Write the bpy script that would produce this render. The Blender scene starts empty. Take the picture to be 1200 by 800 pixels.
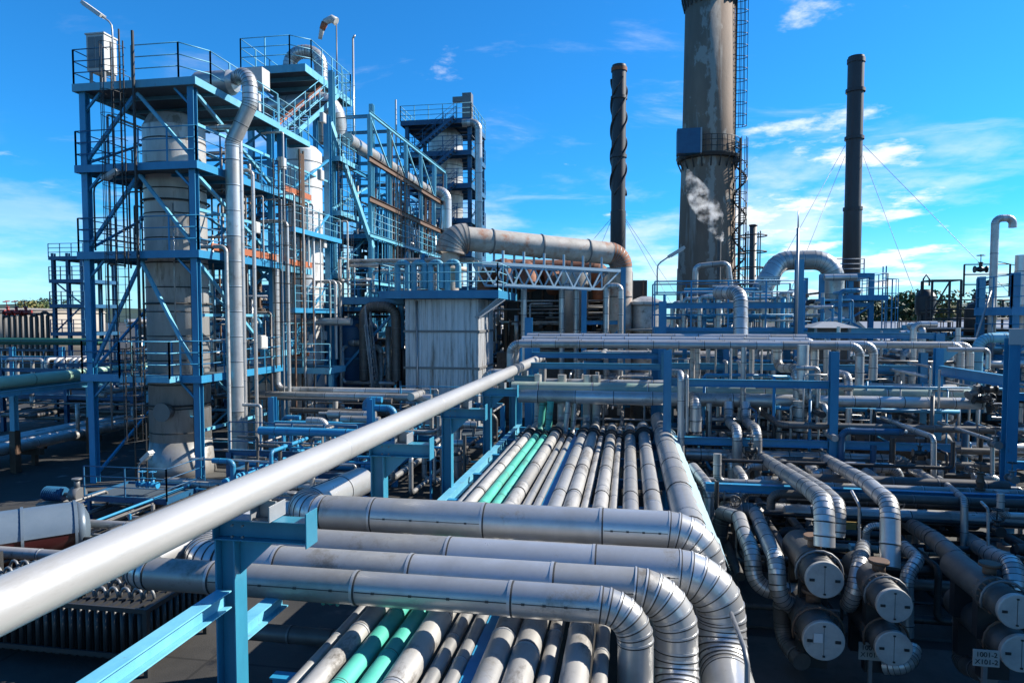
import bpy, math, random
from mathutils import Vector as V, Matrix
random.seed(11)
R = math.radians
SC = bpy.context.scene
COL = SC.collection
# ------------------------------------------------------------------ camera
YAW, PITCH, FPX, CAMZ = R(9.7), R(2.72), 800.0, 7.0
EYE = V((0, 0, CAMZ))
FW = V((-math.sin(YAW)*math.cos(PITCH), math.cos(YAW)*math.cos(PITCH), -math.sin(PITCH)))
RT = V((math.cos(YAW), math.sin(YAW), 0))
UP = RT.cross(FW)
def ray(px, py): return FW + RT*((px-600)/FPX) + UP*((410-py)/FPX)
def pY(px, py, Y): d = ray(px, py); return EYE + d*(Y/d.y)
def pX(px, py, X): d = ray(px, py); return EYE + d*(X/d.x)
def pZ(px, py, Z): d = ray(px, py); return EYE + d*((Z-CAMZ)/d.z)
cam = bpy.data.cameras.new('camera'); co = bpy.data.objects.new('camera', cam); COL.objects.link(co)
cam.sensor_width = 36; cam.lens = 24; cam.shift_y = 10/1200; cam.clip_start = .1; cam.clip_end = 6000
co.matrix_world = Matrix.Translation(EYE) @ Matrix((RT, UP, -FW)).transposed().to_4x4()
SC.camera = co
# ------------------------------------------------------------------ materials
MATS = {}
def new_mat(name):
    m = bpy.data.materials.new(name); m.use_nodes = True
    nt = m.node_tree; b = nt.nodes['Principled BSDF']
    return m, nt, b
def mat(name, col, rough=.5, metal=0, col2=None, dirt=None, scale=3.0, amt=.5, stain=0.0, stretch=(1,1,1), bump=0.0, dscale=1.2, rvar=.12):
    """painted or metal surface: two tone mottling by noise, an optional stain colour in patches and a little bump"""
    m, nt, b = new_mat(name); N, L = nt.nodes, nt.links
    k_ = .72; col = tuple(c*k_ for c in col); col2 = tuple(c*k_ for c in col2) if col2 else None; dirt = tuple(c*k_ for c in dirt) if dirt else None
    tc = N.new('ShaderNodeTexCoord'); mp = N.new('ShaderNodeMapping'); L.new(tc.outputs['Object'], mp.inputs[0])
    oi = N.new('ShaderNodeObjectInfo'); vm = N.new('ShaderNodeVectorMath'); vm.operation = 'MULTIPLY'; vm.inputs[1].default_value = (37, 91, 53)
    L.new(oi.outputs['Random'], vm.inputs[0]); L.new(vm.outputs[0], mp.inputs['Location'])
    mp.inputs['Scale'].default_value = stretch
    n1 = N.new('ShaderNodeTexNoise'); n1.inputs['Scale'].default_value = scale; n1.inputs['Detail'].default_value = 6; n1.inputs['Roughness'].default_value = .65
    L.new(mp.outputs[0], n1.inputs['Vector'])
    c2 = col2 or tuple(c*.72 for c in col)
    r = N.new('ShaderNodeMapRange'); r.inputs[1].default_value = .35; r.inputs[2].default_value = .68
    L.new(n1.outputs['Fac'], r.inputs[0])
    mx = N.new('ShaderNodeMix'); mx.data_type = 'RGBA'
    mul = N.new('ShaderNodeMath'); mul.operation = 'MULTIPLY'; mul.inputs[1].default_value = amt; L.new(r.outputs[0], mul.inputs[0])
    L.new(mul.outputs[0], mx.inputs[0]); mx.inputs[6].default_value = (*col, 1); mx.inputs[7].default_value = (*c2, 1)
    out = mx.outputs[2]
    # every object a little different in tone
    hs = N.new('ShaderNodeHueSaturation'); vr = N.new('ShaderNodeMapRange'); vr.inputs[3].default_value = .86; vr.inputs[4].default_value = 1.12
    L.new(oi.outputs['Random'], vr.inputs[0]); L.new(vr.outputs[0], hs.inputs['Value']); L.new(out, hs.inputs['Color']); out = hs.outputs[0]
    if dirt and stain > 0:
        n2 = N.new('ShaderNodeTexNoise'); n2.inputs['Scale'].default_value = dscale; n2.inputs['Detail'].default_value = 9; n2.inputs['Roughness'].default_value = .72
        L.new(mp.outputs[0], n2.inputs['Vector'])
        r2 = N.new('ShaderNodeMapRange'); r2.inputs[1].default_value = .68-.22*stain; r2.inputs[2].default_value = .78-.18*stain; r2.inputs[4].default_value = .85
        L.new(n2.outputs['Fac'], r2.inputs[0])
        m2 = N.new('ShaderNodeMix'); m2.data_type = 'RGBA'; L.new(r2.outputs[0], m2.inputs[0]); L.new(out, m2.inputs[6]); m2.inputs[7].default_value = (*dirt, 1)
        out = m2.outputs[2]
        if metal > 0:
            mm = N.new('ShaderNodeMapRange'); mm.inputs[3].default_value = metal; mm.inputs[4].default_value = metal*.25
            L.new(r2.outputs[0], mm.inputs[0]); L.new(mm.outputs[0], b.inputs['Metallic'])
    L.new(out, b.inputs['Base Color'])
    rr = N.new('ShaderNodeMapRange'); rr.inputs[3].default_value = max(.05, rough-rvar); rr.inputs[4].default_value = min(1, rough+rvar)
    L.new(n1.outputs['Fac'], rr.inputs[0]); L.new(rr.outputs[0], b.inputs['Roughness'])
    if not b.inputs['Metallic'].is_linked: b.inputs['Metallic'].default_value = metal
    if bump:
        bp = N.new('ShaderNodeBump'); bp.inputs['Strength'].default_value = bump; bp.inputs['Distance'].default_value = .02
        L.new(n1.outputs['Fac'], bp.inputs['Height']); L.new(bp.outputs[0], b.inputs['Normal'])
    MATS[name] = m
    return m
mat('cladding', (.62,.615,.605), .36, .6, (.44,.43,.41), (.20,.175,.14), 2.2, .7, .42, bump=.14)
mat('cladding_worn', (.47,.462,.445), .43, .5, (.35,.335,.31), (.15,.13,.10), 2.6, .8, .6, bump=.18)
mat('cladding_bright', (.72,.715,.70), .31, .6, (.55,.54,.52), (.24,.21,.17), 1.8, .7, .3, bump=.12)
mat('cladding_old_pale', (.66,.645,.61), .42, .4, (.47,.455,.43), (.12,.10,.08), 3.4, .8, .6, (1,.45,1), bump=.12, dscale=2.6)
mat('cladding_old', (.58,.565,.54), .45, .4, (.36,.345,.325), (.10,.085,.07), 3.0, .8, .7, (1,.45,1), bump=.12, dscale=2.2)
mat('grey_cover', (.56,.545,.51), .5, .15, (.27,.27,.265), (.16,.14,.12), 2.5, .6, .3)
mat('cladding_dark', (.15,.145,.14), .5, .35, (.09,.085,.08), (.08,.075,.07), 2.5, .8, .5, bump=.1)  # dark cladding; on pipes in the shady bays its tone stands for shade
mat('cladding_band', (.62,.63,.64), .4, .6, (.45,.46,.47), scale=4)
mat('joint_dark', (.05,.05,.05), .7, .1, scale=6)
mat('polished_steel', (.58,.57,.55), .38, .4, (.43,.425,.41), (.30,.285,.26), 1.6, .85, .5, (1,.25,1), bump=.03, rvar=.06)
mat('vessel_cladding', (.84,.83,.81), .42, .3, (.54,.53,.51), (.26,.235,.20), 1.6, .85, .62, (1,1,.22), bump=.12, dscale=2.2)
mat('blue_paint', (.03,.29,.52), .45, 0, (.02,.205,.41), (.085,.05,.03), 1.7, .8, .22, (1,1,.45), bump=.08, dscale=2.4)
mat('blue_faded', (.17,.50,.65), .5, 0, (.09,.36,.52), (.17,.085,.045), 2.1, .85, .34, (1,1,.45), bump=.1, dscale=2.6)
mat('exchanger_shell', (.10,.098,.094), .55, .3, (.06,.058,.055), (.11,.07,.045), 2.4, .8, .4, bump=.12)
mat('cover_sheet', (.36,.50,.56), .5, .1, (.24,.40,.48), (.2,.18,.16), 2.2, .8, .4, bump=.15)
mat('bracket_blue', (.045,.29,.43), .36, 0, (.03,.21,.33), (.16,.075,.04), 2.1, .85, .3, (1,1,.45), bump=.1, dscale=2.6)
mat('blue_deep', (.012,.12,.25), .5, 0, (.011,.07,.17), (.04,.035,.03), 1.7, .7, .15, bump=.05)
mat('truss_paint', (.42,.58,.68), .5, 0, (.34,.48,.58), (.2,.12,.08), 2, .6, .25)
mat('green_paint', (.11,.53,.42), .48, 0, (.05,.37,.28), (.13,.15,.115), 2.6, .9, .5, (1,.4,1), bump=.04)
mat('pale_green', (.50,.76,.56), .5, 0, (.40,.64,.46), (.07,.12,.08), 2, .7, .3)
mat('dark_green', (.025,.13,.085), .5, 0, (.018,.1,.06))
mat('rust', (.30,.115,.055), .8, 0, (.17,.06,.03), (.36,.27,.2), 2.6, .9, .5, bump=.25)
mat('rusty_duct', (.50,.465,.42), .6, .1, (.32,.285,.245), (.36,.125,.045), 1.7, .9, .72, bump=.2, dscale=.8)
mat('black_steel', (.022,.023,.026), .5, .1, (.035,.033,.03), (.07,.04,.025), 2, .6, .2)
mat('dark_stack', (.040,.043,.050), .5, .1, (.026,.028,.033), (.085,.045,.03), 1.2, .7, .25, (1,1,.3))
mat('grey_steel', (.22,.22,.22), .5, .35, (.18,.19,.2), (.14,.09,.06), 2.5, .7, .35)
mat('galvanised', (.42,.44,.46), .45, .5, (.32,.34,.36), scale=5)
mat('grating', (.10,.135,.165), .65, .2, (.07,.095,.12), scale=9)
mat('white_box', (.60,.60,.58), .5, 0, (.52,.52,.50), (.3,.27,.23), 1.6, .5, .2)
mat('sign_grey', (.36,.35,.32), .6, 0, (.28,.27,.25), (.15,.13,.1), 5, .7, .4)
mat('sign_white', (.66,.67,.66), .5, 0, (.6,.61,.6), (.35,.33,.3), 4, .5, .2)
mat('lettering_black', (.02,.02,.022), .6)
mat('orange_paint', (.46,.13,.045), .6, 0, (.36,.095,.035), (.18,.1,.07), 2, .7, .35)
mat('red_paint', (.34,.025,.02), .45, 0, (.25,.02,.018))
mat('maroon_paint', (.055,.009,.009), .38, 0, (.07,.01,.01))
mat('yellow_panel', (.62,.42,.13), .6, 0, (.5,.33,.1))
mat('lamp_lens', (.72,.74,.74), .25, 0, (.66,.68,.68))
mat('fin_steel', (.05,.05,.05), .5, .2, (.035,.035,.035), (.06,.045,.035), 2, .7, .35)
mat('tank_tan', (.40,.35,.29), .7, 0, (.34,.29,.235), (.22,.16,.11), .25, .8, .3)
mat('pad_concrete', (.10,.097,.09), .85, 0, (.06,.058,.053), (.04,.038,.035), 1.1, .9, .6, bump=.2)
mat('concrete', (.30,.285,.265), .85, 0, (.22,.21,.195), (.14,.13,.12), 1.2, .8, .4, bump=.2)
mat('brown_steel', (.16,.095,.06), .7, .1, (.11,.06,.04), (.07,.05,.04), 2.4, .7, .3)
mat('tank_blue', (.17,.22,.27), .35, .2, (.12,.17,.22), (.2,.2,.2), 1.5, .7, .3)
mat('green_stained', (.40,.47,.42), .5, .15, (.28,.42,.36), (.16,.33,.27), 1.6, .8, .5)
mat('bark', (.06,.045,.03), .9)
mat('foliage', (.10,.15,.04), .7, 0, (.06,.10,.028), scale=.8, amt=1)
mat('foliage_yellow', (.24,.20,.05), .7, 0, (.14,.13,.035), scale=.8, amt=1)
mat('foliage_dark', (.035,.06,.02), .7, 0, (.022,.04,.014), scale=.8, amt=1)
mat('house_wall', (.55,.53,.49), .8); mat('roof_tile', (.19,.15,.14), .8)
mat('silver_roof', (.42,.42,.41), .4, .3)
def stack_mat():
    m, nt, b = new_mat('stack_concrete'); N, L = nt.nodes, nt.links
    tc = N.new('ShaderNodeTexCoord')
    def noise(scale, st, det=6, ro=.6):
        mp = N.new('ShaderNodeMapping'); mp.inputs['Scale'].default_value = st; L.new(tc.outputs['Object'], mp.inputs[0])
        n = N.new('ShaderNodeTexNoise'); n.inputs['Scale'].default_value = scale; n.inputs['Detail'].default_value = det; n.inputs['Roughness'].default_value = ro
        L.new(mp.outputs[0], n.inputs['Vector']); return n.outputs['Fac']
    def rng(x, a, b_, lo=0, hi=1):
        r = N.new('ShaderNodeMapRange'); r.inputs[1].default_value = a; r.inputs[2].default_value = b_; r.inputs[3].default_value = lo; r.inputs[4].default_value = hi
        L.new(x, r.inputs[0]); return r.outputs[0]
    def mix(f, a, b_):
        x = N.new('ShaderNodeMix'); x.data_type = 'RGBA'; L.new(f, x.inputs[0])
        for i, c in ((6, a), (7, b_)):
            if isinstance(c, tuple): x.inputs[i].default_value = (*c, 1)
            else: L.new(c, x.inputs[i])
        return x.outputs[2]
    base = mix(rng(noise(.5, (1,1,.25)), .35, .65), (.20,.14,.10), (.125,.09,.066))
    streak = rng(noise(.85, (1,1,.06), 8, .7), .57, .63, 0, .8)
    base = mix(streak, base, (.25,.225,.19))
    # long pale run-off streak down the side that faces the yard, ragged at its edges
    sx = N.new('ShaderNodeSeparateXYZ'); L.new(tc.outputs['Object'], sx.inputs[0])
    def mth(op, a, b_=None):
        q = N.new('ShaderNodeMath'); q.operation = op
        for i, v in enumerate((a, b_)):
            if v is None: continue
            if isinstance(v, (int, float)): q.inputs[i].default_value = v
            else: L.new(v, q.inputs[i])
        return q.outputs[0]
    wob = mth('MULTIPLY', mth('SUBTRACT', noise(1.3, (1,1,.5), 8, .7), .5), 1.5)
    dist = mth('ABSOLUTE', mth('ADD', mth('ADD', sx.outputs[0], .12), wob))
    runoff = mth('MULTIPLY', rng(dist, .30, .16, 0, .85), mth('LESS_THAN', sx.outputs[1], 0))
    base = mix(runoff, base, (.29,.26,.22))
    patch = rng(noise(.62, (1,1,.55), 9, .62), .572, .61, 0, .8)
    base = mix(patch, base, (.30,.27,.23))
    soot = rng(noise(.4, (1,1,.12), 6), .58, .72, 0, .6)
    base = mix(soot, base, (.055,.045,.038))
    L.new(base, b.inputs['Base Color']); b.inputs['Roughness'].default_value = .85
    bp = N.new('ShaderNodeBump'); bp.inputs['Strength'].default_value = .25; bp.inputs['Distance'].default_value = .05
    L.new(noise(3, (1,1,1), 8), bp.inputs['Height']); L.new(bp.outputs[0], b.inputs['Normal'])
    MATS['stack_concrete'] = m
stack_mat()
def sheet_mat():
    m, nt, b = new_mat('ribbed_sheet'); N, L = nt.nodes, nt.links
    tc = N.new('ShaderNodeTexCoord'); mp = N.new('ShaderNodeMapping'); mp.inputs['Scale'].default_value = (2.2,2.2,.16); L.new(tc.outputs['Object'], mp.inputs[0])
    n = N.new('ShaderNodeTexNoise'); n.inputs['Scale'].default_value = 1.7; n.inputs['Detail'].default_value = 9; n.inputs['Roughness'].default_value = .7; L.new(mp.outputs[0], n.inputs['Vector'])
    cr = N.new('ShaderNodeValToRGB'); e = cr.color_ramp.elements
    e[0].position = .36; e[0].color = (.17,.15,.13,1); e[1].position = .58; e[1].color = (.55,.56,.57,1)
    x = e.new(.47); x.color = (.44,.45,.455,1)
    L.new(n.outputs['Fac'], cr.inputs[0]); L.new(cr.outputs[0], b.inputs['Base Color'])
    b.inputs['Roughness'].default_value = .5; b.inputs['Metallic'].default_value = .25
    MATS['ribbed_sheet'] = m
sheet_mat()
def ground_mat():
    m, nt, b = new_mat('yard_ground'); N, L = nt.nodes, nt.links
    tc = N.new('ShaderNodeTexCoord')
    n = N.new('ShaderNodeTexNoise'); n.inputs['Scale'].default_value = .35; n.inputs['Detail'].default_value = 10; n.inputs['Roughness'].default_value = .68; L.new(tc.outputs['Object'], n.inputs['Vector'])
    cr = N.new('ShaderNodeValToRGB'); e = cr.color_ramp.elements
    e[0].position = .32; e[0].color = (.014,.0135,.013,1); e[1].position = .7; e[1].color = (.045,.042,.038,1)
    L.new(n.outputs['Fac'], cr.inputs[0])
    n2 = N.new('ShaderNodeTexNoise'); n2.inputs['Scale'].default_value = 40; n2.inputs['Detail'].default_value = 4; L.new(tc.outputs['Object'], n2.inputs['Vector'])
    mx = N.new('ShaderNodeMix'); mx.data_type = 'RGBA'; mx.blend_type = 'OVERLAY'; mx.inputs[0].default_value = .5
    L.new(cr.outputs[0], mx.inputs[6]); L.new(n2.outputs['Fac'], mx.inputs[7])
    br = N.new('ShaderNodeTexBrick'); br.offset = 0; br.inputs['Scale'].default_value = 1; br.inputs['Brick Width'].default_value = 4.2; br.inputs['Row Height'].default_value = 3.6; br.inputs['Mortar Size'].default_value = .035
    br.inputs['Color1'].default_value = (1,1,1,1); br.inputs['Color2'].default_value = (.72,.72,.72,1); br.inputs['Mortar'].default_value = (.25,.25,.25,1); L.new(tc.outputs['Object'], br.inputs['Vector'])
    m3 = N.new('ShaderNodeMix'); m3.data_type = 'RGBA'; m3.blend_type = 'MULTIPLY'; m3.inputs[0].default_value = .8; L.new(mx.outputs[2], m3.inputs[6]); L.new(br.outputs['Color'], m3.inputs[7])
    n3 = N.new('ShaderNodeTexNoise'); n3.inputs['Scale'].default_value = .9; n3.inputs['Detail'].default_value = 7; L.new(tc.outputs['Object'], n3.inputs['Vector'])
    r3 = N.new('ShaderNodeMapRange'); r3.inputs[1].default_value = .6; r3.inputs[2].default_value = .68; L.new(n3.outputs['Fac'], r3.inputs[0])
    m4 = N.new('ShaderNodeMix'); m4.data_type = 'RGBA'; L.new(r3.outputs[0], m4.inputs[0]); L.new(m3.outputs[2], m4.inputs[6]); m4.inputs[7].default_value = (.012,.012,.012,1); L.new(m4.outputs[2], b.inputs['Base Color'])
    rg = N.new('ShaderNodeMapRange'); rg.inputs[3].default_value = .9; rg.inputs[4].default_value = .45; L.new(r3.outputs[0], rg.inputs[0]); L.new(rg.outputs[0], b.inputs['Roughness'])
    bp = N.new('ShaderNodeBump'); bp.inputs['Strength'].default_value = .3; bp.inputs['Distance'].default_value = .02; L.new(n2.outputs['Fac'], bp.inputs['Height']); L.new(bp.outputs[0], b.inputs['Normal'])
    MATS['yard_ground'] = m
ground_mat()
# ------------------------------------------------------------------ mesh builder
class MB:
    def __init__(s): s.v = []; s.f = []; s.m = []; s.sm = []
    def face(s, idx, mi=0, smooth=False): s.f.append(idx); s.m.append(mi); s.sm.append(smooth)
    def hexa(s, p, mi=0):
        o = len(s.v); s.v += [V(q) for q in p]
        for q in ((0,3,2,1),(4,5,6,7),(0,1,5,4),(1,2,6,5),(2,3,7,6),(3,0,4,7)): s.face([o+i for i in q], mi)
    def box(s, a, b, mi=0):
        x0,y0,z0 = (min(a[i],b[i]) for i in range(3)); x1,y1,z1 = (max(a[i],b[i]) for i in range(3))
        s.hexa([(x0,y0,z0),(x1,y0,z0),(x1,y1,z0),(x0,y1,z0),(x0,y0,z1),(x1,y0,z1),(x1,y1,z1),(x0,y1,z1)], mi); return s
    def bar(s, a, b, w, h, mi=0, up=None, du=0, dv=0):
        """rectangular bar from a to b; w sideways, h along 'up'; du, dv shift its axis"""
        a, b = V(a), V(b); d = (b-a).normalized()
        up = V(up) if up is not None else (V((0,0,1)) if abs(d.z) < .9 else V((0,1,0)))
        sd = d.cross(up).normalized(); u = sd.cross(d).normalized()
        a = a+sd*du+u*dv; b = b+sd*du+u*dv
        q = [-sd*w/2-u*h/2, sd*w/2-u*h/2, sd*w/2+u*h/2, -sd*w/2+u*h/2]
        s.hexa([a+q[0],a+q[1],b+q[1],b+q[0],a+q[3],a+q[2],b+q[2],b+q[3]], mi); return s
    def hbeam(s, a, b, w, h, t=.02, mi=0, up=None):
        s.bar(a, b, w, t, mi, up, 0, h/2-t/2); s.bar(a, b, w, t, mi, up, 0, -h/2+t/2); s.bar(a, b, t, h-2*t, mi, up); return s
    def ring(s, c, d, r, seg, ref=None):
        d = V(d).normalized(); ref = V(ref) if ref is not None else (V((0,0,1)) if abs(d.z) < .95 else V((1,0,0)))
        u = (ref-d*ref.dot(d)).normalized(); w = d.cross(u); o = len(s.v)
        for i in range(seg):
            an = 2*math.pi*i/seg; s.v.append(V(c)+(u*math.cos(an)+w*math.sin(an))*r)
        return o
    def strip(s, o1, o2, seg, mi=0, smooth=True):
        for i in range(seg): j = (i+1) % seg; s.face([o1+i,o1+j,o2+j,o2+i], mi, smooth)
    def cap(s, o, seg, mi=0, flip=False): s.face([o+i for i in (range(seg-1,-1,-1) if flip else range(seg))], mi)
    def tube(s, a, b, r, seg=12, mi=0, r2=None, caps=True, smooth=True):
        a, b = V(a), V(b); d = b-a
        o1 = s.ring(a, d, r, seg); o2 = s.ring(b, d, r if r2 is None else r2, seg); s.strip(o1, o2, seg, mi, smooth)
        if caps: s.cap(o1, seg, mi, True); s.cap(o2, seg, mi)
        return s
    def lathe(s, c, prof, seg=24, mi=0, axis=(0,0,1), caps=True):
        """prof: (distance along axis, radius[, material]) pairs"""
        c = V(c); ax = V(axis).normalized(); prev = None
        for k, q in enumerate(prof):
            m_ = q[2] if len(q) > 2 else mi
            o = s.ring(c+ax*q[0], ax, max(q[1], 1e-4), seg)
            if prev is not None:
                s.strip(prev, o, seg, m_)
                if k < len(prof)-1: o = s.ring(c+ax*q[0], ax, max(q[1], 1e-4), seg)   # crisp edge
            elif caps: s.cap(o, seg, m_, True)
            prev = o
        if caps: s.cap(prev, seg, prof[-1][2] if len(prof[-1]) > 2 else mi)
        return s
    def hoop(s, c, d, r, e, w, seg=18, mi=0):
        d = V(d).normalized(); c = V(c); a = c-d*w/2; b = c+d*w/2
        o = [s.ring(a,d,r,seg), s.ring(a,d,r+e,seg), s.ring(b,d,r+e,seg), s.ring(b,d,r,seg)]
        o2 = [s.ring(a,d,r+e,seg), s.ring(b,d,r+e,seg)]
        s.strip(o[0],o[1],seg,mi,False); s.strip(o2[0],o2[1],seg,mi); s.strip(o[2],o[3],seg,mi,False); return s
    def sweep(s, pts, r, seg=10, mi=0, caps=True):
        pts = [V(p) for p in pts]; prev = None; ref = None; o0 = None
        for i, p in enumerate(pts):
            d = ((pts[min(i+1,len(pts)-1)]-p).normalized()+(p-pts[max(i-1,0)]).normalized()); d = d.normalized() if d.length > 1e-6 else V((0,0,1))
            if ref is None: ref = V((0,0,1)) if abs(d.z) < .9 else V((1,0,0))
            ref = (ref-d*ref.dot(d)).normalized()
            o = s.ring(p, d, r if not isinstance(r, (list, tuple)) else r[i], seg, ref)
            if prev is not None: s.strip(prev, o, seg, mi)
            else: o0 = o
            prev = o
        if caps: s.cap(o0, seg, mi, True); s.cap(prev, seg, mi)
        return s
    def torus(s, c, d, R_, r, seg=20, mi=0, s2=6):
        d = V(d).normalized(); ref = V((0,0,1)) if abs(d.z) < .95 else V((1,0,0)); u = (ref-d*ref.dot(d)).normalized(); w = d.cross(u); rings = []
        for i in range(seg):
            an = 2*math.pi*i/seg; ra = u*math.cos(an)+w*math.sin(an); o = len(s.v)
            for j in range(s2):
                b_ = 2*math.pi*j/s2; s.v.append(V(c)+ra*(R_+r*math.cos(b_))+d*r*math.sin(b_))
            rings.append(o)
        for i in range(seg): s.strip(rings[i], rings[(i+1)%seg], s2, mi)
        return s
LABELS = {}
class Thing:
    def __init__(s, name, label, cat, group=None, kind=None):
        s.name, s.label, s.cat, s.group, s.kind = name, label, cat, group, kind; s.own = None; s.parts = []; s.bevel = 0
    def body(s, mb, mats): s.own = (mb, mats); return s
    def part(s, name, mb, mats, parent=None, label=None):
        s.parts.append([name, mb, mats, parent, label]); return len(s.parts)-1
    def text(s, body, loc, size, rot, mats, parent=None):
        s.parts.append(['lettering', (body, loc, size, rot), mats, parent, None])
    def done(s):
        vs = [v for p in ([s.own] if s.own else []) for v in p[0].v] + [v for p in s.parts if isinstance(p[1], MB) for v in p[1].v]
        if not vs: return None
        lo = [min(v[i] for v in vs) for i in range(3)]; hi = [max(v[i] for v in vs) for i in range(3)]
        base = V(((lo[0]+hi[0])/2, (lo[1]+hi[1])/2, lo[2]))
        root = mk(s.name, s.own[0], s.own[1], base) if s.own else bpy.data.objects.new(s.name, None)
        if not s.own: root.empty_display_size = .3; COL.objects.link(root)
        root.location = base
        if s.bevel and root.type == 'MESH': bv(root, s.bevel)
        root['kind'] = s.kind or 'thing'
        if s.kind != 'structure':
            root['label'] = s.label; root['category'] = s.cat
            LABELS.setdefault(s.label, []).append((s.name, s.group))
        if s.group: root['group'] = s.group
        obs = []
        for n, mb, mats, par, lab in s.parts:
            if isinstance(mb, MB): o = mk(n, mb, mats, base); 
            else:
                body, loc, size, rot = mb
                cu = bpy.data.curves.new(n, 'FONT'); cu.body = body; cu.size = size; cu.align_x = 'CENTER'; cu.align_y = 'CENTER'; cu.extrude = .003; cu.materials.append(MATS[mats])
                tmp = bpy.data.objects.new(n, cu); COL.objects.link(tmp); dg = bpy.context.evaluated_depsgraph_get()
                me = bpy.data.meshes.new_from_object(tmp.evaluated_get(dg)); bpy.data.objects.remove(tmp); bpy.data.curves.remove(cu)
                o = bpy.data.objects.new(n, me); COL.objects.link(o); o.location = V(loc)-base; o.rotation_euler = rot
            o.parent = obs[par] if par is not None else root
            if par is not None and not isinstance(mb, MB): pass
            if s.bevel and n in ('post','cross_arm','pipe_shoe'): bv(o, s.bevel)
            if lab: o['label'] = lab
            obs.append(o)
        return root
def bv(o, w_):
    m_ = o.modifiers.new('edge', 'BEVEL'); m_.width = w_; m_.segments = 2; m_.limit_method = 'ANGLE'; m_.angle_limit = R(50)
def mk(name, mb, mats, base):
    me = bpy.data.meshes.new(name)
    me.from_pydata([v-base for v in mb.v], [], mb.f)
    for mm in ([mats] if isinstance(mats, str) else mats): me.materials.append(MATS[mm])
    me.polygons.foreach_set('material_index', mb.m); me.polygons.foreach_set('use_smooth', mb.sm); me.update()
    o = bpy.data.objects.new(name, me); COL.objects.link(o); return o
# ------------------------------------------------------------------ pipes
def fillet(pts, rad):
    pts = [V(p) for p in pts]; segs = []; start = pts[0]
    for i in range(1, len(pts)-1):
        p0, p1, p2 = pts[i-1], pts[i], pts[i+1]; d0 = (p1-p0).normalized(); d1 = (p2-p1).normalized()
        th = d0.angle(d1)
        if th < .02: continue
        R_ = rad; t = R_*math.tan(th/2); mx = min((p1-start).length*.98, (p2-p1).length*(.5 if i < len(pts)-2 else .98))
        if t > mx: t = mx; R_ = t/math.tan(th/2)
        n = (d1-d0*d0.dot(d1)).normalized(); c = p1-d0*t+n*R_
        k = max(3, int(round(th/(math.pi/2)*7)))
        arc = [c-n*R_*math.cos(th*j/k)+d0*R_*math.sin(th*j/k) for j in range(k+1)]
        a = p1-d0*t
        if (a-start).length > 1e-3: segs.append(('s', [start, a]))
        segs.append(('e', arc)); start = arc[-1]
    if (pts[-1]-start).length > 1e-3: segs.append(('s', [start, pts[-1]]))
    return segs
def straight_mb(a, b, r, seg, band, e=.008, seam=None, caps=(True, True), phase=.5, sheets=0):
    mb = MB(); d = (b-a); L_ = d.length; d.normalize()
    cuts = [0, L_]
    if sheets and band and L_ > .25:
        n = max(1, int(L_/band)); st = L_/n; cuts = [0]+[st*phase+i*st for i in range(n) if .05 < st*phase+i*st < L_-.05]+[L_]
    for k, (u, v) in enumerate(zip(cuts, cuts[1:])):
        wob = 0 if not sheets else random.uniform(-.004, .004)*min(1, r/.25)
        o1 = mb.ring(a+d*u, d, r+wob, seg); o2 = mb.ring(a+d*v, d, r+wob, seg); mb.strip(o1, o2, seg, random.choice((0,0,3,4)) if sheets else 0)
    o1 = mb.ring(a, d, r, seg); o2 = mb.ring(b, d, r, seg)
    if caps[0]: mb.cap(o1, seg, 0, True)
    if caps[1]: mb.cap(o2, seg, 0)
    if band and L_ > .25:
        n = max(1, int(L_/band)); st = L_/n; x = st*phase; ws = min(.04, r*.22)
        while x < L_-.02:
            mb.hoop(a+d*x, d, r, e, ws, seg, 1); mb.hoop(a+d*(x+ws*.85), d, r, e*.55, ws*.7, seg, 2)
            if seam is not None:
                ln = min(st, L_-x)
                if random.random() < .8 and ln > .3:
                    sd = V(seam)-d*V(seam).dot(d); sd.normalize(); tw = d.cross(sd)
                    p = a+d*(x+ws*1.5)+sd*(r+.002); q = a+d*(x+ln-.02)+sd*(r+.002)
                    mb.bar(p, q, .010, .014, 2, sd)
                    for k in range(4):
                        c = p.lerp(q, (k+.5)/4); mb.bar(c-d*.022, c+d*.022, .03, .02, 2, sd)
            x += st
    return mb
def elbow_mb(arc, r, seg, gores=True, sheets=0):
    mb = MB()
    if not gores: mb.sweep(arc, r, seg, 0, False); return mb
    ref = None; rings = []
    for i, p in enumerate(arc):
        d = (arc[min(i+1, len(arc)-1)]-p).normalized()+(p-arc[max(i-1, 0)]).normalized(); d.normalize()
        if ref is None: ref = V((0,0,1)) if abs(d.z) < .9 else V((1,0,0))
        ref = (ref-d*ref.dot(d)).normalized(); rings.append((p, d, ref.copy()))
    for (p, d, u), (p2, d2, u2) in zip(rings, rings[1:]):
        o1 = mb.ring(p, d, r, seg, u); o2 = mb.ring(p2, d2, r, seg, u2); mb.strip(o1, o2, seg, random.choice((0,0,3,4)) if sheets else 0)
    for p, d, u in rings:
        if r > .2: mb.hoop(p-d*.016, d, r, .009, .024, seg, 1); mb.hoop(p+d*.006, d, r, .005, .020, seg, 2)
        else: mb.hoop(p, d, r, min(.006, r*.03), .009, seg, 2)
    return mb
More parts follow.
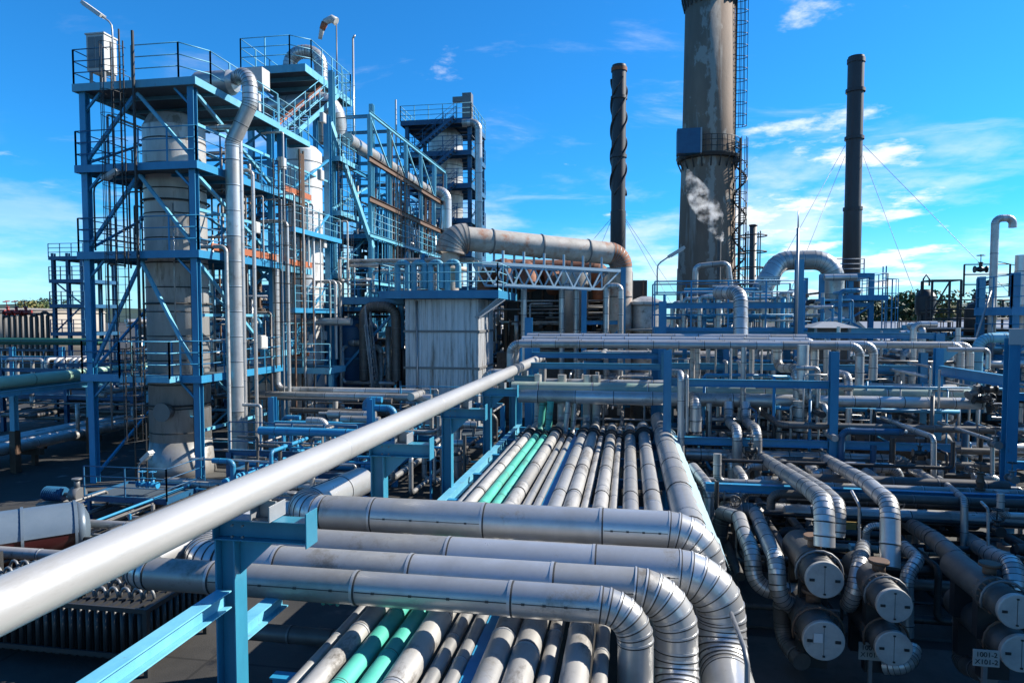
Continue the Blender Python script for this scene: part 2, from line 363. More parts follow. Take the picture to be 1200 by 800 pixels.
def pipe(name, label, pts, r, m='cladding', cat='pipe', bend=3.0, band=1.0, seg=None, group=None, detail=True, seam=None, flanges=(), gores=True, phase=.5, simple=False):
    """a pipe run: each straight and each elbow a part of its own; a plain one is a single mesh"""
    seg = seg or (24 if r > .2 else 16 if r > .1 else 10)
    sg = fillet(pts, r*bend); t = Thing(name, label, cat, group); ms = [m, 'cladding_band', 'joint_dark']; sh = 0
    if m == 'cladding' and r > .12: ms += ['cladding_worn', 'cladding_bright']; sh = 1
    if m == 'cladding_old' and r > .12: ms += ['cladding_old_pale', 'cladding_worn']; sh = 1
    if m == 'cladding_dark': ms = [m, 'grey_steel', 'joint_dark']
    if m in ('polished_steel',): ms = [m, 'galvanised', 'grey_steel']
    if m in ('green_paint','pale_green','dark_green','blue_paint','blue_faded','blue_deep','black_steel','dark_stack','rust'): ms = [m, m, 'joint_dark']
    single = len(sg) == 1 or simple
    if single:
        mb = MB()
        for kd, q in sg:
            x = straight_mb(q[0], q[1], r, seg, band, seam=seam, phase=phase, sheets=sh) if kd == 's' else elbow_mb(q, r, seg, gores, sh)
            o = len(mb.v); mb.v += x.v; mb.f += [[i+o for i in f] for f in x.f]; mb.m += x.m; mb.sm += x.sm
        t.body(mb, ms)
    else:
        for kd, q in sg:
            if kd == 's': t.part('straight_section', straight_mb(q[0], q[1], r, seg, band, seam=seam, phase=phase, sheets=sh), ms)
            else: t.part('elbow', elbow_mb(q, r, seg, gores, sh), ms)
    for (c, d) in flanges:
        f = MB(); d = V(d).normalized(); c = V(c)
        f.tube(c-d*.05, c-d*.01, r*1.45, seg); f.tube(c+d*.01, c+d*.05, r*1.45, seg)
        for k in range(8):
            u = V((0,0,1)) if abs(d.z) < .9 else V((1,0,0)); w = d.cross(u); an = k*math.pi/4
            q = c+(u*math.cos(an)+w*math.sin(an))*r*1.25; f.tube(q-d*.08, q+d*.08, .018, 6)
        t.part('flange', f, 'black_steel')
    return t.done()
# ------------------------------------------------------------------ steelwork pieces
def post_mb(x, y, z0, z1, w=.25, t=.025):
    return MB().hbeam((x,y,z0), (x,y,z1), w, w, t, 0, (0,1,0))
def beam_mb(a, b, w=.16, h=.24, t=.018): return MB().hbeam(a, b, w, h, t)
def brace_mb(a, b, w=.1): return MB().bar(a, b, w, w*.9)
def deck_mb(x0, x1, y0, y1, z, h=.24, bearers=True):
    mb = MB(); mb.box((x0+.05,y0+.05,z-.045), (x1-.05,y1-.05,z-.004), 1)
    e = .06
    mb.box((x0,y0,z-h),(x1,y0+e,z+.08)); mb.box((x0,y1-e,z-h),(x1,y1,z+.08)); mb.box((x0,y0+e,z-h),(x0+e,y1-e,z+.08)); mb.box((x1-e,y0+e,z-h),(x1,y1-e,z+.08))
    if bearers:
        n = max(1, int((y1-y0)/1.6))
        for i in range(1, n): y = y0+(y1-y0)*i/n; mb.box((x0+e,y-.05,z-h*.8),(x1-e,y+.05,z-.05))
    return mb
def rail_mb(pts, h=1.35, r=.026, closed=False, bars=2, toe=False):
    mb = MB(); pts = [V(p) for p in pts]
    if closed: pts = pts+[pts[0]]
    for a, b in zip(pts, pts[1:]):
        L_ = (b-a).length; n = max(1, int(round(L_/1.5)))
        for i in range(n+1):
            p = a.lerp(b, i/n); mb.bar(p, p+V((0,0,h)), r*2, r*2)
        for k in range(bars+1):
            z = V((0,0,h-k*h/(bars+1)*.95)); mb.tube(a+z, b+z, r*.9, 6)
    return mb
def ladder_mb(x, y, z0, z1, axis='x', w=.5, cage=True, side=-1, r=.028):
    """ladder in the plane spanned by axis and z; the cage bulges to 'side' of the other axis"""
    mb = MB(); ux = V((1,0,0)) if axis == 'x' else V((0,1,0)); uy = V((0,1,0)) if axis == 'x' else V((1,0,0))
    c = V((x,y,0))
    for s_ in (-1,1): mb.bar(c+ux*s_*w/2+V((0,0,z0)), c+ux*s_*w/2+V((0,0,z1)), r*2, r*2.4)
    n = int((z1-z0)/.32)
    for i in range(n): z = z0+.2+i*.32; mb.tube(c-ux*w/2+V((0,0,z)), c+ux*w/2+V((0,0,z)), r*.55, 5)
    if cage:
        zc = z0+2.2; hoops = []
        while zc < z1:
            pts = [c+ux*(w*.72)*math.cos(a)+uy*side*(w*1.5)*math.sin(a)+V((0,0,zc)) for a in [math.pi*k/8 for k in range(9)]]
            mb.sweep(pts, r*.7, 5); zc += .9; hoops.append(pts)
        if len(hoops) > 1:
            for k in (1,2,4,6,7): mb.bar(hoops[0][k], hoops[-1][k], r*1.1, r*1.1)
    return mb
def stair_mb(a, b, width, side, rails=True, h=1.1):
    """flight from a up to b; width along side"""
    mb = MB(); a, b, sd = V(a), V(b), V(side).normalized()*width
    for o in (V((0,0,0)), sd): mb.bar(a+o, b+o, .05, .26)
    n = max(2, int(abs(b.z-a.z)/.25))
    for i in range(n):
        p = a.lerp(b, (i+.5)/n); d = V((b.x-a.x, b.y-a.y, 0)).normalized()
        mb.hexa([p-d*.12, p+d*.12, p+d*.12+sd, p-d*.12+sd, p-d*.12+V((0,0,.03)), p+d*.12+V((0,0,.03)), p+d*.12+sd+V((0,0,.03)), p-d*.12+sd+V((0,0,.03))], 1)
    if rails:
        for o in (V((0,0,0)), sd):
            m_ = max(2, int((b-a).length/1.3))
            for i in range(m_+1): p = a.lerp(b, i/m_)+o; mb.bar(p, p+V((0,0,h)), .045, .045)
            for k in (1, .55): mb.tube(a+o+V((0,0,h*k)), b+o+V((0,0,h*k)), .024, 6)
    return mb
def valve(label, c, d, s=1.0, wheel=(0,0,1), m='grey_steel', wm='black_steel', group=None):
    c, d, w = V(c), V(d).normalized(), V(wheel).normalized()
    t = Thing('gate_valve', label, 'valve', group)
    b = MB(); b.lathe(c-d*.28*s, [(0,.17*s),(.04*s,.17*s),(.05*s,.09*s),(.2*s,.12*s),(.28*s,.15*s),(.36*s,.12*s),(.51*s,.09*s),(.52*s,.17*s),(.56*s,.17*s)], 12, 0, d)
    b.tube(c, c+w*.3*s, .08*s, 10); b.tube(c+w*.3*s, c+w*.34*s, .13*s, 10); t.part('valve_body', b, m)
    q = MB(); q.tube(c+w*.34*s, c+w*.72*s, .022*s, 6); t.part('stem', q, m)
    h = MB(); h.torus(c+w*.66*s, w, .17*s, .02*s, 16)
    u = V((1,0,0)) if abs(w.x) < .8 else V((0,1,0)); u = (u-w*u.dot(w)).normalized(); x = w.cross(u)
    for e in (u, x): h.bar(c+w*.66*s-e*.17*s, c+w*.66*s+e*.17*s, .025*s, .02*s)
    t.part('hand_wheel', h, wm); return t.done()
def lamp(label, base, h, arm, head_len=.95, group=None, tilt=.45, m='galvanised'):
    """street lamp style floodlight on a bent pole; arm is the horizontal direction of its neck"""
    b = V(base); a = V(arm); ah = a.normalized(); t = Thing('flood_lamp', label, 'lamp', group)
    top = b+V((0,0,h)); e = top+a+V((0,0,a.length*tilt))
    pts = [b, top-V((0,0,.3)), top-V((0,0,.08))+a*.06, top+a*.3+V((0,0,a.length*tilt*.2)), e]
    t.part('pole', MB().sweep(pts, .035, 8), m)
    hd = MB(); d = (ah+V((0,0,tilt))).normalized(); f = e+d*head_len; hd.bar(e-d*.05, f, .30, .14, 0); k = t.part('lamp_head', hd, 'white_box')
    ln = MB(); ln.bar(e+d*.08, f-d*.08, .24, .02, 0, None, 0, -.085); t.part('lens', ln, 'lamp_lens', k)
    return t.done()
# ================================================================== light, sky, ground
SUN_AZ, SUN_EL = R(23), R(36)          # azimuth from +X towards +Y: the sun stands to the right and a little ahead
sd = V((math.cos(SUN_AZ)*math.cos(SUN_EL), math.sin(SUN_AZ)*math.cos(SUN_EL), math.sin(SUN_EL)))
sl = bpy.data.lights.new('sun', 'SUN'); sl.energy = 5; sl.angle = R(.53); sl.color = (1, .94, .84)
so = bpy.data.objects.new('sun', sl); COL.objects.link(so); so.rotation_euler = sd.to_track_quat('Z', 'Y').to_euler(); so.location = sd*300
w = bpy.data.worlds.new('World'); SC.world = w; w.use_nodes = True
def world():
    nt = w.node_tree; N, L = nt.nodes, nt.links
    bg = N['Background']; bg.inputs[1].default_value = .078
    sky = N.new('ShaderNodeTexSky'); sky.sky_type = 'NISHITA'; sky.sun_disc = False; sky.sun_elevation = SUN_EL; sky.sun_rotation = math.pi/2-SUN_AZ
    sky.air_density = 1.0; sky.dust_density = .25; sky.ozone_density = 2.5
    tint = N.new('ShaderNodeMix'); tint.data_type = 'RGBA'; tint.blend_type = 'MULTIPLY'; tint.inputs[0].default_value = 1; tint.inputs[7].default_value = (.14,.74,1.24,1)
    L.new(sky.outputs[0], tint.inputs[6])
    tc = N.new('ShaderNodeTexCoord'); sx = N.new('ShaderNodeSeparateXYZ'); L.new(tc.outputs['Generated'], sx.inputs[0])
    def math_(op, a, b=None, c=None):
        m = N.new('ShaderNodeMath'); m.operation = op
        for i, v in enumerate((a, b, c)):
            if v is None: continue
            if isinstance(v, (int, float)): m.inputs[i].default_value = v
            else: L.new(v, m.inputs[i])
        return m.outputs[0]
    def rng(x, a, b, lo=0, hi=1):
        r = N.new('ShaderNodeMapRange'); r.interpolation_type = 'SMOOTHSTEP'
        for i, v in ((1,a),(2,b),(3,lo),(4,hi)): r.inputs[i].default_value = v
        L.new(x, r.inputs[0]); return r.outputs[0]
    X, Y, Z = sx.outputs
    den = math_('ADD', math_('MAXIMUM', Z, 0), .13)
    cb = N.new('ShaderNodeCombineXYZ'); L.new(math_('DIVIDE', X, den), cb.inputs[0]); L.new(math_('DIVIDE', Y, den), cb.inputs[1])
    def noise(scale, det, ro, loc, st=(1,1,1), dist=0):
        mp = N.new('ShaderNodeMapping'); mp.inputs['Location'].default_value = loc; mp.inputs['Scale'].default_value = st; L.new(cb.outputs[0], mp.inputs[0])
        n = N.new('ShaderNodeTexNoise'); n.inputs['Scale'].default_value = scale; n.inputs['Detail'].default_value = det; n.inputs['Roughness'].default_value = ro; n.inputs['Distortion'].default_value = dist
        L.new(mp.outputs[0], n.inputs['Vector']); return n.outputs['Fac']
    # a bank of cumulus low in the sky beyond the right stack, thin streaks elsewhere
    def lobe(d, a, b):
        dp = N.new('ShaderNodeVectorMath'); dp.operation = 'DOT_PRODUCT'; L.new(tc.outputs['Generated'], dp.inputs[0]); dp.inputs[1].default_value = V(d).normalized()
        return rng(dp.outputs['Value'], a, b)
    bank = lobe(ray(962, 250), .976, .999)
    low = math_('MULTIPLY', rng(Z, .0, .05), rng(Z, .30, .16))
    right = rng(X, -.5, .1, .45, 1)
    cum = noise(2.1, 13, .60, (3.1,1.7,0), (.8,.8,1))
    c1 = rng(math_('ADD', cum, math_('MULTIPLY', bank, .17)), .64, .76)
    c3 = math_('MULTIPLY', math_('MULTIPLY', rng(noise(.9, 10, .58, (7.4,2.2,0), (.8,.7,1)), .45, .60), low), math_('MULTIPLY', right, .6))
    wisp = math_('MULTIPLY', rng(noise(1.6, 9, .62, (1.3,5.2,0), (.55,.95,1), .6), .55, .74), .38)
    cl = math_('MAXIMUM', math_('MAXIMUM', math_('MULTIPLY', c1, .95), c3), math_('MULTIPLY', wisp, rng(Z, .02, .1)))
    glow = rng(Z, .15, .0, 0, .45)
    haze = N.new('ShaderNodeMix'); haze.data_type = 'RGBA'; L.new(glow, haze.inputs[0]); L.new(tint.outputs[2], haze.inputs[6]); haze.inputs[7].default_value = (5.2,7.4,8.3,1)
    shade = N.new('ShaderNodeMix'); shade.data_type = 'RGBA'; L.new(rng(noise(2.6, 8, .6, (3.4,1.4,0), (1,.62,1)), .35, .65), shade.inputs[0])
    shade.inputs[6].default_value = (5.6,6.3,7.1,1); shade.inputs[7].default_value = (7.6,7.6,7.5,1)
    fin = N.new('ShaderNodeMix'); fin.data_type = 'RGBA'; L.new(cl, fin.inputs[0]); L.new(haze.outputs[2], fin.inputs[6]); L.new(shade.outputs[2], fin.inputs[7])
    L.new(fin.outputs[2], bg.inputs[0])
world()
vs_ = SC.view_settings; SC.display_settings.display_device = 'sRGB'; vs_.view_transform = 'Standard'; vs_.look = 'None'; vs_.exposure = 1.12; vs_.gamma = 1
g = MB(); g.v = [V((-3000,-400,0)),V((3000,-400,0)),V((3000,4500,0)),V((-3000,4500,0))]; g.face([0,1,2,3])
t = Thing('ground', '', '', kind='structure'); t.body(g, 'yard_ground'); t.done()
g = MB(); n = 60
for j, (yy, hh) in enumerate(((900,0),(1100,.55),(1500,1),(2100,.8))):
    for i in range(n+1):
        x = -2000+4000*i/n; g.v.append(V((x, yy, -1+hh*(26+16*math.sin(i*.37)+9*math.sin(i*.91+1)))))
for j in range(3):
    for i in range(n): a = j*(n+1)+i; g.face([a,a+1,a+n+2,a+n+1], 0, True)
t = Thing('hills', '', '', kind='structure'); t.body(g, 'foliage_dark'); t.done()
# ================================================================== the white overhead pipe and its brackets
PXW, PZW, PRW = -4.4, 4.95, .2
e = 35.2
t = Thing('overhead_pipe', 'long smooth silver pipe rising diagonally from lower left over the blue brackets', 'pipe')
for kd, q in fillet([(PXW,1.0,PZW),(PXW,e,PZW),(PXW,e,PZW-1.6)], .6):
    t.part('straight_section' if kd == 's' else 'elbow', straight_mb(q[0], q[1], PRW, 48, 0) if kd == 's' else elbow_mb(q, PRW, 48), ['polished_steel','galvanised','grey_steel'])
for yy_ in (9.9, 15.4, 21.2, 27.1, 33.0):
    t.part('weld_bead', MB().lathe((PXW,yy_-.012,PZW), [(0,PRW-.002),(.006,PRW+.001),(.012,PRW+.002),(.018,PRW+.001),(.024,PRW-.002)], 48, 0, (0,1,0)), 'galvanised')
w_ = MB(); w_.tube((PXW+.02,33.6,PZW),(PXW+.02,33.66,PZW),PRW+.03,40); t.part('clamp', w_, 'grey_steel'); t.done()
for i, yy in enumerate((7.75, 12.95, 18.2, 23.6, 29.0)):
    xx = -4.92; top = PZW-PRW-.24
    lab = ['nearest blue T bracket post with a pale sunlit flange under the silver overhead pipe',
           'second blue T bracket post along the overhead pipe, just behind the large silver pipes',
           'third blue bracket post from the camera, at the near left of the pipe bed',
           'fourth blue bracket post under the overhead pipe, beside the green pipes of the pipe bed',
           'farthest blue bracket post under the overhead pipe, where the crossing pipes begin'][i]
    t = Thing('pipe_bracket', lab, 'pipe support', 'blue bracket posts carrying the overhead pipe')
    m = 'bracket_blue'
    t.part('post', MB().hbeam((xx,yy,0), (xx,yy,top-.27), .27, .27, .022, 0, (1,0,0)), m)
    a = MB().hbeam((xx-.14,yy,top-.135), (xx+1.08,yy,top-.135), .26, .27, .02); a.box((xx+1.08,yy-.15,top-.31), (xx+1.10,yy+.15,top+.12)); a.box((xx-.16,yy-.14,top-.275),(xx-.142,yy+.14,top+.005))
    t.part('cross_arm', a, m)
    gz = MB(); q = [(xx+.14,top-.272),(xx+.62,top-.272),(xx+.14,top-.72)]
    o = len(gz.v); gz.v += [V((x,yy-.012,z)) for x, z in q]+[V((x,yy+.012,z)) for x, z in q]
    for f in ([0,1,2],[5,4,3],[0,3,4,1],[1,4,5,2],[2,5,3,0]): gz.face(f)
    t.part('gusset', gz, m)
    s = MB()
    s.box((PXW-.13,yy-.2,top+.003),(PXW+.13,yy+.2,top+.02)); s.box((PXW-.13,yy-.2,top+.02),(PXW-.11,yy+.2,top+.2)); s.box((PXW+.11,yy-.2,top+.02),(PXW+.13,yy+.2,top+.2)); s.box((PXW-.11,yy-.012,top+.02),(PXW+.11,yy+.012,top+.22))
    t.part('pipe_shoe', s, 'galvanised')
    if i < 3:
        for bx_, bz_ in ((-.07,.06),(.07,.06),(-.07,.2),(.07,.2)): t.part('bolt', MB().tube((xx+.18+bx_,yy-.146,top-.27+bz_),(xx+.18+bx_,yy-.118,top-.27+bz_),.016,6,0,None,True,False), 'grey_steel')
        for bx_ in (-.09,.09): t.part('bolt', MB().tube((PXW+bx_,yy-.16,top+.015),(PXW+bx_,yy-.16,top+.05),.016,6,0,None,True,False), 'grey_steel')
        t.bevel = .006
    t.done()
t = Thing('walkway_beam', 'pale blue channel beam leaving the nearest bracket post towards the lower left', 'beam')
t.bevel = .006; t.body(MB().hbeam((-4.92,1.2,3.52),(-4.92,7.6,3.52),.20,.22,.018), 'blue_faded'); t.done()
t = Thing('walkway_beam', 'short blue beam stub behind the nearest overhead pipe bracket', 'beam')
t.body(MB().hbeam((-4.92,7.92,2.95),(-4.92,9.0,2.95),.20,.22,.018), 'blue_faded'); t.done()
# ================================================================== the pipe bed (rack) and its pipes
RZ = 2.5
rk = Thing('pipe_rack', 'low blue steel rack carrying the bed of parallel pipes', 'pipe rack')
for sx_, lab in ((-4.72,'left'),(1.42,'right')):
    rk.part('side_beam', MB().hbeam((sx_,12.6,RZ-.33),(sx_,29.5,RZ-.33),.22,.3,.02), 'blue_faded')
for k in range(9):
    yy = 5.2+k*2.95
    rk.part('sleeper', MB().hbeam((-4.6,yy,RZ-.33),(1.3 if yy > 12 else -.35,yy,RZ-.33),.18,.26,.02), 'blue_paint')
for k in range(5):
    for sx_ in ((-4.72,1.42) if k else (-.45,)): rk.part('post', post_mb(sx_, 6.7+k*5.9, 0, RZ-.48, .24), 'blue_paint')
def bx(px): return pZ(px, 583, RZ).x
bed = [ # px at y=583, radius, material, description, far end
 (540,.075,'cladding','thin pale pipe at the left edge of the pipe bed','stop'),
 (556,.155,'cladding_old','weathered buff pipe between the thin edge pipe and the green pipes','stop'),
 (571,.135,'green_paint','left one of the two turquoise green pipes on the pipe bed','up'),
 (587,.135,'green_paint','right one of the two turquoise green pipes on the pipe bed','up'),
 (604.5,.185,'cladding_old','stained buff pipe directly right of the two green pipes','stop'),
 (620,.10,'cladding','slim bright pipe, left one of the slim pair right of the green pipes','up'),
 (632.5,.10,'cladding','slim bright pipe, right one of the slim pair right of the green pipes','up'),
 (655,.18,'cladding','pale grey pipe next to the blue channel on the pipe bed','stop'),
 (672.5,.185,'cladding_old','brownish weathered pipe near the middle of the pipe bed','stop'),
 (687.5,.105,'cladding_old','slim weathered pipe between two thick ones near the middle of the pipe bed','stop'),
 (705,.18,'cladding_old','buff weathered pipe right of the slim weathered one on the pipe bed','stop'),
 (719.5,.105,'cladding_old','slim buff pipe fourth from the right edge of the pipe bed','stop'),
 (739,.19,'cladding','grey pipe third from the right edge of the pipe bed','stop'),
 (764,.225,'cladding','broad grey pipe second from the right edge of the pipe bed','stop'),
 (796,.33,'cladding','thickest pale pipe lying along the right edge of the pipe bed','stop')]
UB = []
for px, r, m, lab, end in bed:
    x = bx(px); z = RZ-.17+r; y1 = 27.2-random.random()*.6
    y0 = 4.0 if px < 730 else 12.6
    pts = [(x,y0,z),(x,y1,z)]
    if end == 'up': pts += [(x+.1,y1+.02,3.7)]; pts[1] = (x,y1,z)
    else: pts += [(x,y1+.02,-.2+random.random()*.4)] if r < .3 else [(x,29.5,z)]; 
    if end == 'stop' and r < .3: pts = [(x,y0,z),(x,28.6,z),(x,28.62,4.6 if random.random()<.6 else .3)]
    if px > 730: pts = [(x,12.55,.4)]+pts
    pipe('bed_pipe', lab, pts, r, m, bend=2.4, band=1.9, group='parallel pipes on the pipe bed', seg=20, phase=.2+.6*random.random(), flanges=[((x,y1-1.2,z),(0,1,0)),((x,y1-.75,z),(0,1,0))] if r < .3 else ())
for k in range(2, 8):
    yy = 5.2+k*2.95
    if yy > 27 or yy < 12.5: continue
    for px, r, m, lab, end in bed:
        if r < .15: continue
        UB.append((bx(px), yy, RZ-.17+r, r))
for x, yy, z, r in UB: rk.part('clamp', MB().hoop((x,yy,z),(0,1,0),r,.014,.05,16), 'joint_dark')
rk.done()
t = Thing('cable_channel', 'blue steel channel lying between the slim pair and a pale pipe', 'cable channel')
x = bx(643); t.body(MB().box((x-.11,4.5,RZ-.17),(x+.11,27.4,RZ-.03)), 'blue_paint'); t.done()
t = Thing('cover_plate', 'pale blue dented sheet cover along the right edge of the pipe bed', 'cover')
c = MB(); xr = bx(796)+.33
yy = 12.7; pv = None
while yy < 26.5:
    j = [random.uniform(-.025,.025) for _ in range(3)]
    row = [V((xr-.16,yy,RZ+.42+j[0])), V((xr+.12+j[1],yy,RZ+.22+j[2])), V((xr+.26,yy,RZ-.12))]
    o = len(c.v); c.v += row
    if pv is not None:
        for k in range(2): c.face([pv+k, pv+k+1, o+k+1, o+k], 0, True)
    pv = o; yy += .38
t.body(c, 'cover_sheet'); t.done()
# ================================================================== the four large crossing pipes in front
seam = (0,-.92,.12)
def cross(px0, px1, py, Y, r, lab, drop, toward, left, z=None):
    z = pY(600, py, Y).z; x0 = pY(px0, py, Y).x; x1 = pY(px1, py, Y).x
    pts = []
    if left == 'down': pts += [(x0,Y+.01,.3),(x0,Y,z)]
    elif left == 'back': pts += [(x0,Y+3.2,z-.2),(x0,Y,z)]
    else: pts += [(x0,Y,z)]
    pts += [(x1,Y,z)]
    if drop: pts += [(x1+.01,Y-.01,z-drop)]
    if toward: pts += [(x1+.03,Y-toward,z-drop-.02)]
    pipe('crossing_pipe', lab, pts, r, 'cladding', bend=1.95, band=1.85, seg=40, group='large silver pipes crossing in front', seam=seam, phase=.45)
cross(148, 745, 701, 8.9, .232, 'frontmost large silver pipe crossing over the pipe bed, bending down at its right end', 2.9, 0, 'back')
cross(222, 793, 680, 9.75, .30, 'second large silver pipe from the front, its right bend between two others', 1.4, 3.6, 'back')
cross(300, 846, 659, 10.75, .36, 'third large silver pipe from the front with the broadest bend turning towards the camera', 1.3, 5.2, '')
cross(345, 828, 612, 11.75, .325, 'rearmost large silver pipe, highest of the four, with a riveted seam', 2.9, 0, 'back')
a = pY(352, 592, 12.7); b = pY(772, 596, 12.7)
pipe('narrow_pipe', 'narrow silver pipe lying just behind the rearmost large crossing pipe', [(a.x,12.7,a.z-.05),(b.x,12.7,a.z-.05)], .12, 'cladding', band=1.9, seg=20)
a = pY(292, 739, 9.5); b = pY(418, 742, 9.5)
pipe('drain_pipe', 'short dark pipe with a downward elbow below the frontmost large pipe', [(a.x,9.5,a.z),(b.x,9.5,a.z),(b.x,9.5,.2)], .13, 'cladding_dark', band=1.0, seg=20)
x = pY(455, 775, 9.45).x
valve('small green valve hanging under the large pipes beside the dark drain pipe', (pY(388,720,9.55).x,9.55,2.72), (1,0,0), .45, (0,0,1), 'green_paint', 'green_paint')
t = Thing('handrail', 'bent tube handrail at the lower right beside the broad bend', 'railing')
p = pY(876, 768, 7.6)
t.body(MB().sweep([p+V((0,1.2,-.05)), p+V((0,.2,-.02)), p+V((0,0,-.1)), p+V((0,-.02,-1.2))], .03, 8), 'grey_steel'); t.done()
# ================================================================== radiator banks and red tank at lower left
def fin_bank(lab, px0, px1, py0, py1, Y, depth, bends=True):
    a = pY(px0, py1, Y); b = pY(px1, py1, Y); zt = pY((px0+px1)/2, py0, Y).z; z0 = max(.25, zt-2.1)
    t = Thing('radiator_bank', lab, 'radiator')
    n = int((b.x-a.x)/.19); f = MB()
    for k in range(n):
        x = a.x+(b.x-a.x)*(k+.5)/n; f.box((x-.055,Y,z0),(x+.055,Y+depth,zt-.08)); f.tube((x,Y-.02,z0+.05),(x,Y-.02,zt-.1),.05,8)
    m_ = int(depth/.19)
    for k in range(m_): y = Y+depth*(k+.5)/m_; f.tube((b.x+.02,y,z0+.05),(b.x+.02,y,zt-.1),.05,8)
    t.part('fins', f, 'fin_steel')
    fr = MB()
    for z in (z0+.12, zt-.05): 
        fr.bar((a.x-.05,Y-.07,z),(b.x+.07,Y-.07,z),.05,.09); fr.bar((b.x+.07,Y-.07,z),(b.x+.07,Y+depth,z),.05,.09); fr.bar((a.x-.05,Y+depth,z),(b.x+.07,Y+depth,z),.05,.09)
    for x, y in ((a.x,Y-.07),(b.x+.07,Y-.07),(b.x+.07,Y+depth),(a.x,Y+depth)): fr.bar((x,y,0),(x,y,zt),.09,.09)
    t.part('frame', fr, 'fin_steel')
    for j in range(max(3, int(depth/.42)) if bends else 0):
        y = Y+.2+j*.42; c = MB()
        for k in range(int((b.x-a.x)/.26)):
            x = a.x+.15+k*.26; c.sweep([V((x-.11*math.cos(q), y+.02*k%2, zt-.06+.2*math.sin(q))) for q in [math.pi*i/6 for i in range(7)]], .032, 6)
        t.part('tube_bend_row', c, 'grey_steel')
    return t.done()
fin_bank('dark finned radiator bank with rows of looped tube bends on top at lower left', -60, 172, 702, 790, 11.7, 1.8)
fin_bank('smaller dark finned radiator bank cut by the left edge before the blue maroon vessel', -200, -30, 650, 700, 12.9, .6, False)
t = Thing('storage_vessel', 'horizontal blue and maroon vessel lying at the left edge', 'tank')
p0 = pY(-90, 640, 14.6); p1 = pY(90, 607, 17.0); c0, c1 = V((p0.x,p0.y,.95)), V((p1.x,p1.y,.95)); d = (c1-c0).normalized(); rr = .74
sh = MB(); sdv = d.cross(V((0,0,1))).normalized(); L_ = (c1-c0).length
def arcstrip(mb, a0, a1, r_, x0, x1, k=14):
    o = None
    for i in range(k+1):
        an = a0+(a1-a0)*i/k; q = sdv*math.cos(an)*r_+V((0,0,1))*math.sin(an)*r_; oo = len(mb.v); mb.v += [c0+d*x0+q, c0+d*x1+q]
        if o is not None: mb.face([o,o+1,oo+1,oo], 0, True)
        o = oo
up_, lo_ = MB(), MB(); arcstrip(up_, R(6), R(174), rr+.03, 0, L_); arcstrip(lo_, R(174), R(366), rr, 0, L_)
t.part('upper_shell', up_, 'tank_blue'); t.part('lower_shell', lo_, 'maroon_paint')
b_ = MB()
for q in (.28, .62, .985): b_.hoop(c0+d*L_*q, d, rr+.02, .05, .07, 32)
t.part('strap', b_, 'tank_blue')
cp = MB(); cp.lathe(c1, [(0,rr+.03),(.18,rr*.86),(.3,rr*.5),(.34,.02)], 28, 0, d); t.part('end_cap', cp, 'tank_blue')
for q in (.3,.8): c = c0+d*L_*q; sd_ = MB(); sd_.bar(c-sdv*.6-V((0,0,.78)), c+sdv*.6-V((0,0,.78)), .3, .34); t.part('saddle', sd_, 'concrete')
t.done()
t = Thing('valve_platform', 'low blue railed platform between the maroon vessel and the first tower', 'platform')
a = pY(100, 612, 20.5); b = pY(196, 606, 20.5)
t.part('deck', deck_mb(a.x, b.x, 20.5, 22.6, .8, .12), ['blue_deep','grating'])
t.part('railing', rail_mb([(a.x,20.5,.8),(b.x,20.5,.8),(b.x,22.6,.8)], 1.1, .02), 'blue_deep')
for x in (a.x+.1,b.x-.1):
    for y in (20.6,22.5): t.part('leg', MB().bar((x,y,0),(x,y,.67),.1,.1), 'blue_deep')
t.done()
for k, px in enumerate((168, 180)):
    valve(['left one of two blue hand valves on the low railed platform','right one of two blue hand valves on the low railed platform'][k], (pY(px,600,21.2).x,21.2,1.15), (1,0,0), .7, (0,0,1), 'blue_paint', 'blue_paint')
t = Thing('marker_box', 'small red box on the dark ground beneath the pale blue beam', 'box'); p = pY(240, 795, 8.6)
t.body(MB().box((p.x-.12,8.5,0),(p.x+.12,8.75,.35)).box((p.x-.14,8.48,.35),(p.x+.14,8.77,.39)), 'red_paint'); t.done()
# ================================================================== left process towers
BP, BF, BD = 'blue_paint', 'blue_faded', 'blue_deep'
# ---- first tower
X0, X1, Y0, Y1 = -22.0, -17.15, 25.0, 31.0
LV = [4.6, 9.6, 13.1, 16.35]
t = Thing('steel_tower', 'blue steel tower at far left wrapped round a fat silver column, white cabinet on top', 'tower')
for x in (X0, X1):
    for y in (Y0, Y1): t.part('column', post_mb(x, y, 0, LV[-1]-.22, .27, .03), BP)
for i, z in enumerate(LV):
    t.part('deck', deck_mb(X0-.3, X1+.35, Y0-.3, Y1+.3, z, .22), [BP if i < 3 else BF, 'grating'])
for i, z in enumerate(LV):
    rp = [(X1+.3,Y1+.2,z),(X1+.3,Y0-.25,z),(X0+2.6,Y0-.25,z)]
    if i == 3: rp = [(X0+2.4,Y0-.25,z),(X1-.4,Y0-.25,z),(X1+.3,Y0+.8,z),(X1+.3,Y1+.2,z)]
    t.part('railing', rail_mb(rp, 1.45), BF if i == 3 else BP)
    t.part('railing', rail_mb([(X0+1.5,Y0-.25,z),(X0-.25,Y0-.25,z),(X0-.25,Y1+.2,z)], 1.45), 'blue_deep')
for a, b in zip([.2]+LV, LV):
    if a > 4: 
        t.part('brace', brace_mb((X0+.1,Y0-.02,a+.35),(X0+2.4,Y0-.02,b-.35), .13), BP)
        t.part('brace', brace_mb((X0+2.45,Y0-.02,b-.35),(X1-.1,Y0-.02,a+.35), .13), BF)
        t.part('brace', brace_mb((X1+.02,Y0+.1,b-.35),(X1+.02,Y1-.1,a+.35), .13), BF)
